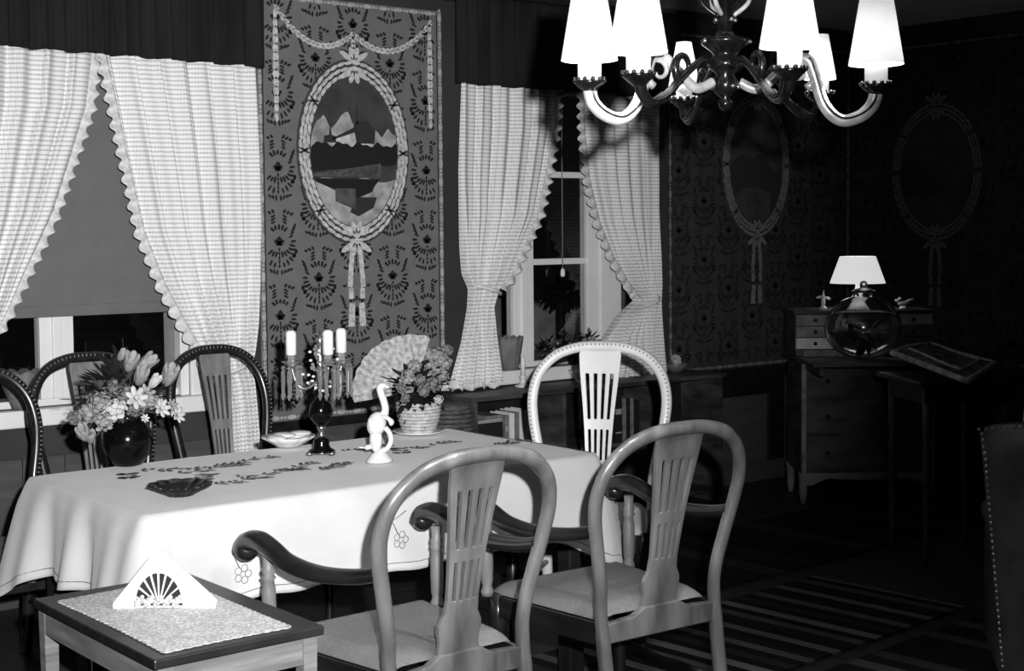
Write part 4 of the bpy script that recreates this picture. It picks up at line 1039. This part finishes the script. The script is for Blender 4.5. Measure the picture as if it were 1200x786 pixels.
# big glass jar, spherical
gj = thing('glass_jar', 'big round clear glass jar on the writing chest below the lamp', 'jar', dl(-.075, -.195, .8125), RZd)
pf = []
for i in range(0, 22):
    a = -pi/2*.9+(pi*.80)*i/21; pf.append((.198*cos(a), .165+.168*sin(a)))
pf += [(.055, .325), (.052, .345), (.062, .352), (.058, .356), (.045, .345), (.048, .325)]
pf2 = [(r-.005 if r > .01 else r, z+(.004 if z < .16 else -.004)) for r, z in pf[:22]][::-1]
b = MB(); b.lathe(pf+pf2, n=48); b.build('glass_wall', mat('thick_clear_glass', .9, .02, trans=1, coat=1), gj)
MB().lathe([(.03, .352), (.05, .356), (.05, .362), (.02, .37), (.012, .385), (.02, .395), (.012, .405), (.002, .408)], n=24).build('lid', 'clear', gj)
foliage(gj, (0, 0, .12), .09, .08, 60, 'leaf_mid', .06, 77)

# a drop-leaf shelf carries the jar: the writing flap of the chest, folded out
MB().box(-.385, .385, -.42, -.012, .785, .803).build('writing_flap', 'dresser', ds, bevel=.004)
for x in (-.33, .33): MB().box(x-.012, x+.012, -.38, .0, .735, .784).build('flap_support', 'dresser', ds, bevel=.002)

# ------------------------------------------------------------------ small dark table with cushion
dt = thing('occasional_table', 'small dark table carrying the patterned cushion, in front of the chest', 'table', (5.68, 3.86, 0), radians(-30))
MB().box(-.24, .24, -.24, .24, .80, .825).build('tabletop', 'table_wood', dt, bevel=.006)
MB().box(-.2, .2, -.2, -.18, .72, .80).box(-.2, .2, .18, .2, .72, .80).box(-.2, -.18, -.18, .18, .72, .80).box(.18, .2, -.18, .18, .72, .80).build('apron', 'table_wood', dt)
for sx in (-1, 1):
    for sy in (-1, 1): MB().lathe([(.012, 0), (.016, .03), (.012, .05), (.018, .3), (.022, .5), (.014, .54), (.022, .58), (.022, .78)], (sx*.18, sy*.18, 0), 12).build('leg', 'leather', dt)
cu = thing('cushion', 'patterned cushion with a pale fringe border lying on the small dark table', 'cushion', (5.66, 3.84, .828), 0)
P4 = [at(1046, 412, z=.93)-cu.location, at(1133, 446, z=.845)-cu.location, at(1166, 425, z=.87)-cu.location, at(1085, 403, z=.93)-cu.location]
def cuf(off, zk):
    def f_(u, v):
        p = (P4[0].lerp(P4[1], u)).lerp(P4[3].lerp(P4[2], u), v)
        edge = min(1, min(u, 1-u, v, 1-v)*5)
        return (p.x, p.y, p.z*.95+zk*(.022*edge**.6)+off*0+.012*sin(u*5+1)*sin(v*3))
    return f_
b = MB(); b.grid(cuf(0, 1), 24, 24); b.build('cushion_top', 'cush', cu, recalc=False)
b = MB(); b.grid(cuf(0, -1.6), 24, 24); b.build('cushion_underside', 'cush_edge', cu, recalc=False)
ed = []
for t in range(20): ed.append((t/20, 0))
for t in range(20): ed.append((1, t/20))
for t in range(20): ed.append((1-t/20, 1))
for t in range(20): ed.append((0, 1-t/20))
b = MB(); b.tube([cuf(0, 1)(u, v) for u, v in ed], .014, 8, closed=True); b.build('fringe_border', 'cush_edge', cu)
b = MB(); b.tube([Vector(cuf(0, 1)(.15+.7*u, .18+.64*v))+Vector((0, 0, .004)) for u, v in ed], .006, 6, closed=True); b.build('inner_band', 'cush_edge', cu)

# ------------------------------------------------------------------ leather armchair at the right edge
ac = thing('easy_chair', 'dark studded leather easy chair cut by the right picture edge', 'armchair', (3.885, 2.095, 0), radians(-52))
# local: x to the right, y away from the camera; its back is turned towards the camera
b = MB(); NB = 14
def backf(side):
    def f_(u, v):
        x = -.36+.72*u; z = .16+.78*v; sh = .03*sin(pi*u)*sin(pi*v)
        edge_ = (abs(2*u-1))**6*.04+(max(0, v-.85)/.15)**2*.03
        wgt = 1+.0*v-.06*(1-v)
        return (x*(1.0-.20*(1-v)), (-.04*v if side > 0 else .10-.02*v)+(-sh+edge_)*side, z-.02*(2*u-1)**4*(v > .9))
    return f_
b.grid(backf(1), 24, 20); b.grid(backf(-1), 24, 20)
b.build('backrest', 'leather', ac, recalc=False)
b = MB(); pr = [(backf(1)(0, v/20), backf(-1)(0, v/20)) for v in range(21)]
def strip(ps): 
    v = [p for a in ps for p in a]; return v, [(2*i, 2*i+1, 2*i+3, 2*i+2) for i in range(len(ps)-1)]
for ps in (pr, [(backf(1)(1, v/20), backf(-1)(1, v/20)) for v in range(21)], [(backf(1)(u/24, 1), backf(-1)(u/24, 1)) for u in range(25)]): b.add(*strip(ps))
b.build('back_edging', 'leather', ac, recalc=False)
for s in (-1, 1):
    b = MB(); b.box(s*.25-.04, s*.25+.04, .10, .62, .16, .56); b.tube([(s*.25, .12, .57), (s*.25, .66, .56)], .05, 12); b.build('armrest', 'leather', ac, bevel=.01)
MB().box(-.20, .20, .12, .66, .16, .44).build('seat', 'leather', ac, bevel=.03)
for x in (-.24, .24):
    for y in (.04, .58): MB().lathe([(.02, 0), (.03, .18)], (x, y, 0), 10).build('foot', 'wood_dark', ac)
b = MB()
for k in range(42): p = backf(1)(.0, k/42); b.ell((p[0]+.006, p[1]-.002, p[2]), (.005, .005, .0065), None, 6, 4)
for k in range(40): p = backf(1)(k/40, 1.0); b.ell((p[0], p[1]-.002, p[2]-.008), (.006, .005, .005), None, 6, 4)
b.build('stud_row', 'stud', ac, stuff=True)
AM = Matrix.Translation(ac.location) @ Matrix.Rotation(radians(-52), 4, 'Z')
pw = thing('headrest_cloth', 'white headrest cloth draped over the top of the dark easy chair', 'cloth', AM @ Vector((0, 0, 0)), radians(-52))
def hc(u, v):
    x = -.235+.56*u+.02*(1-v); t = v*.30      # up the back, over the top and down the front
    if t < .11: return (x, -.045-.03*sin(pi*.9)-.018, .86+t+.004*sin(u*30))
    if t < .21: return (x, -.078+(t-.11)*1.75, .972+.004*sin((t-.11)*31))
    return (x, .10, .972-(t-.21))
b = MB(); b.grid(hc, 24, 26); b.build('draped_cloth', 'cloth', pw, recalc=False, solid=.004)
b = MB()
for k in range(24): p = hc(k/23, 0); b.ell((p[0], p[1], p[2]-.004), (.011, .003, .008), None, 7, 4)
b.build('scalloped_edging', 'cloth', pw, stuff=True)

# ------------------------------------------------------------------ rugs
rug1 = MB().box(-.95, .95, -.36, .36, 0, .008).build('rag_rug', stripe_mat('rag_stripes', [.02, .22, .02, .03, .14, .015, .3, .02, .05, .02, .18, .03], 0, .62), None, (3.95, 3.55, .0005), radians(4))
tag(rug1, 'striped rag rug on the floor to the right of the armchairs', 'rug')
rug2 = MB().box(-1.1, 1.1, -.40, .40, 0, .008).build('rag_rug', stripe_mat('rag_stripes_low', [.015, .02, .1, .015, .02, .13, .02, .08, .015, .02], 0, .7), None, (4.35, 2.72, .0005), radians(4))
tag(rug2, 'darker striped rag rug nearest the camera at bottom right', 'rug')
rug3 = MB().box(-1.3, 1.3, -.40, .40, 0, .008).build('rag_rug', stripe_mat('rag_stripes_far', [.012, .02, .05, .015, .03, .015], 0, .7), None, (5.2, 4.52, .0005), radians(2))
tag(rug3, 'dim striped rag rug in front of the writing chest', 'rug')

# ------------------------------------------------------------------ chandelier
CH = Vector((2.308, 2.12, 0)); fw = Vector((.63, .776, 0))
ch = thing('chandelier', 'six-armed chandelier with white conical shades hanging above the armchairs', 'chandelier', (CH.x, CH.y, 1.75))
b = MB(); b.lathe([(.003, 0), (.012, .006), (.016, .018), (.008, .026), (.024, .04), (.028, .06), (.018, .075), (.034, .09), (.036, .105), (.024, .115), (.03, .125), (.05, .14), (.052, .15), (.024, .155), (.014, .17), (.02, .19), (.012, .21), (.018, .26), (.01, .30), (.02, .34), (.008, .38)], n=28); b.build('hub', 'bronze', ch)
MB().tube([(0, 0, .37), (0, 0, ZC-1.75-.02)], .008, 10).build('rod', 'bronze', ch)
MB().lathe([(.05, ZC-1.75-.03), (.045, ZC-1.75-.01), (.05, ZC-1.752)], n=20).build('ceiling_rose', 'bronze', ch)
b = MB(); rr = random.Random(9)
for k in range(40):
    a = rr.uniform(0, 2*pi); z = rr.choice([.05, .095, .145, .19, .26, .33]); r = {.05: .027, .095: .036, .145: .051, .19: .021, .26: .019, .33: .021}[z]; b.ell((r*cos(a), r*sin(a), z), (.0055,)*3, None, 7, 5)
b.build('hub_beads', 'silver', ch, stuff=True)
for k in range(6):
    a = 2*pi*k/6+.3; m = RZ(a)
    MB().tube([m @ p for p in spline([(.018, 0, .20), (.05, 0, .23), (.045, 0, .28), (.02, 0, .30), (.035, 0, .34), (.07, 0, .335)], 6)], .005, 8).build('upper_scroll', 'brass' if k % 2 else 'bronze', ch)
ARM = spline([(.03, 0, .06), (.07, 0, .045), (.11, 0, .075), (.145, 0, .105), (.175, 0, .105), (.19, 0, .07), (.21, 0, .01), (.245, 0, -.022), (.285, 0, -.015), (.312, 0, .008), (.32, 0, .035)], 7)
SCR = [(.160+.034*(1-t/2.2)*cos(-1.2+t*4.2), 0, .078+.034*(1-t/2.2)*sin(-1.2+t*4.2)) for t in [i*1.7/26 for i in range(27)]]
ARM2 = spline([(.03, 0, .09), (.08, 0, .10), (.12, 0, .085), (.17, 0, .055), (.22, 0, .02), (.27, 0, .0), (.305, 0, .01), (.32, 0, .04)], 7)
for deg, small in ((-113, 0), (-140, 0), (166, 0), (90, 0), (50, 1), (-9, 1)):
    phi = radians(deg); dv = fw*cos(phi)+Vector((.776, -.63, 0))*sin(phi); m = RZ(atan2(dv.y, dv.x))
    main = deg in (-113, 90); PATH = ARM if main else ARM2; n_ = len(PATH)
    b = MB(); b.tube([m @ Vector(p) for p in PATH], [(.009 if main else .006)+.004*(i/n_) for i in range(n_)], 12, flat=1.15)
    b.tube([m @ Vector(p) for p in SCR], [.009*(1-i/40) for i in range(27)], 8)
    arm_ = b.build('arm', 'brass' if main else 'bronze', ch)
    b = MB()
    for e in (-.0125, .0125): b.tube([m @ (Vector(p)+Vector((0, e, .004))) for p in PATH[28:]], .0026, 5)
    b.build('arm_groove', 'bronze', arm_)
    tip = m @ Vector((.32, 0, 0))
    b = MB(); b.lathe([(.012, .03), (.03, .046), (.033, .052), (.026, .052), (.01, .046)], tip, 24)
    for k in range(12): a = 2*pi*k/12; b.ell(tip+Vector((.031*cos(a), .031*sin(a), .054)), (.005, .005, .006), None, 6, 4)
    b.build('drip_pan', 'bronze', ch)
    if not small:
        MB().lathe([(.024, .052), (.024, .115)], tip, 24).build('candle_tube', 'holder', ch)
        prof = [(.058, .094), (.030, .262), (.028, .262), (.056, .094)]
    else:
        MB().lathe([(.019, .052), (.019, .10)], tip, 20).build('candle_tube', 'holder', ch)
        prof = [(.036, .085), (.018, .185), (.0165, .185), (.0345, .085)]
    b = MB(); b.lathe(prof, tip, 36); b.f = b.f[:-2]; b.sm = b.sm[:-2]; b.build('lamp_shade', 'shade', ch)
    bl_ = bpy.data.lights.new('bulb_light', 'POINT'); bl_.energy = 55; bl_.shadow_soft_size = .012
    bo = bpy.data.objects.new('bulb_light', bl_); COL.objects.link(bo); bo.parent = ch; bo.location = tip+Vector((0, 0, .15))
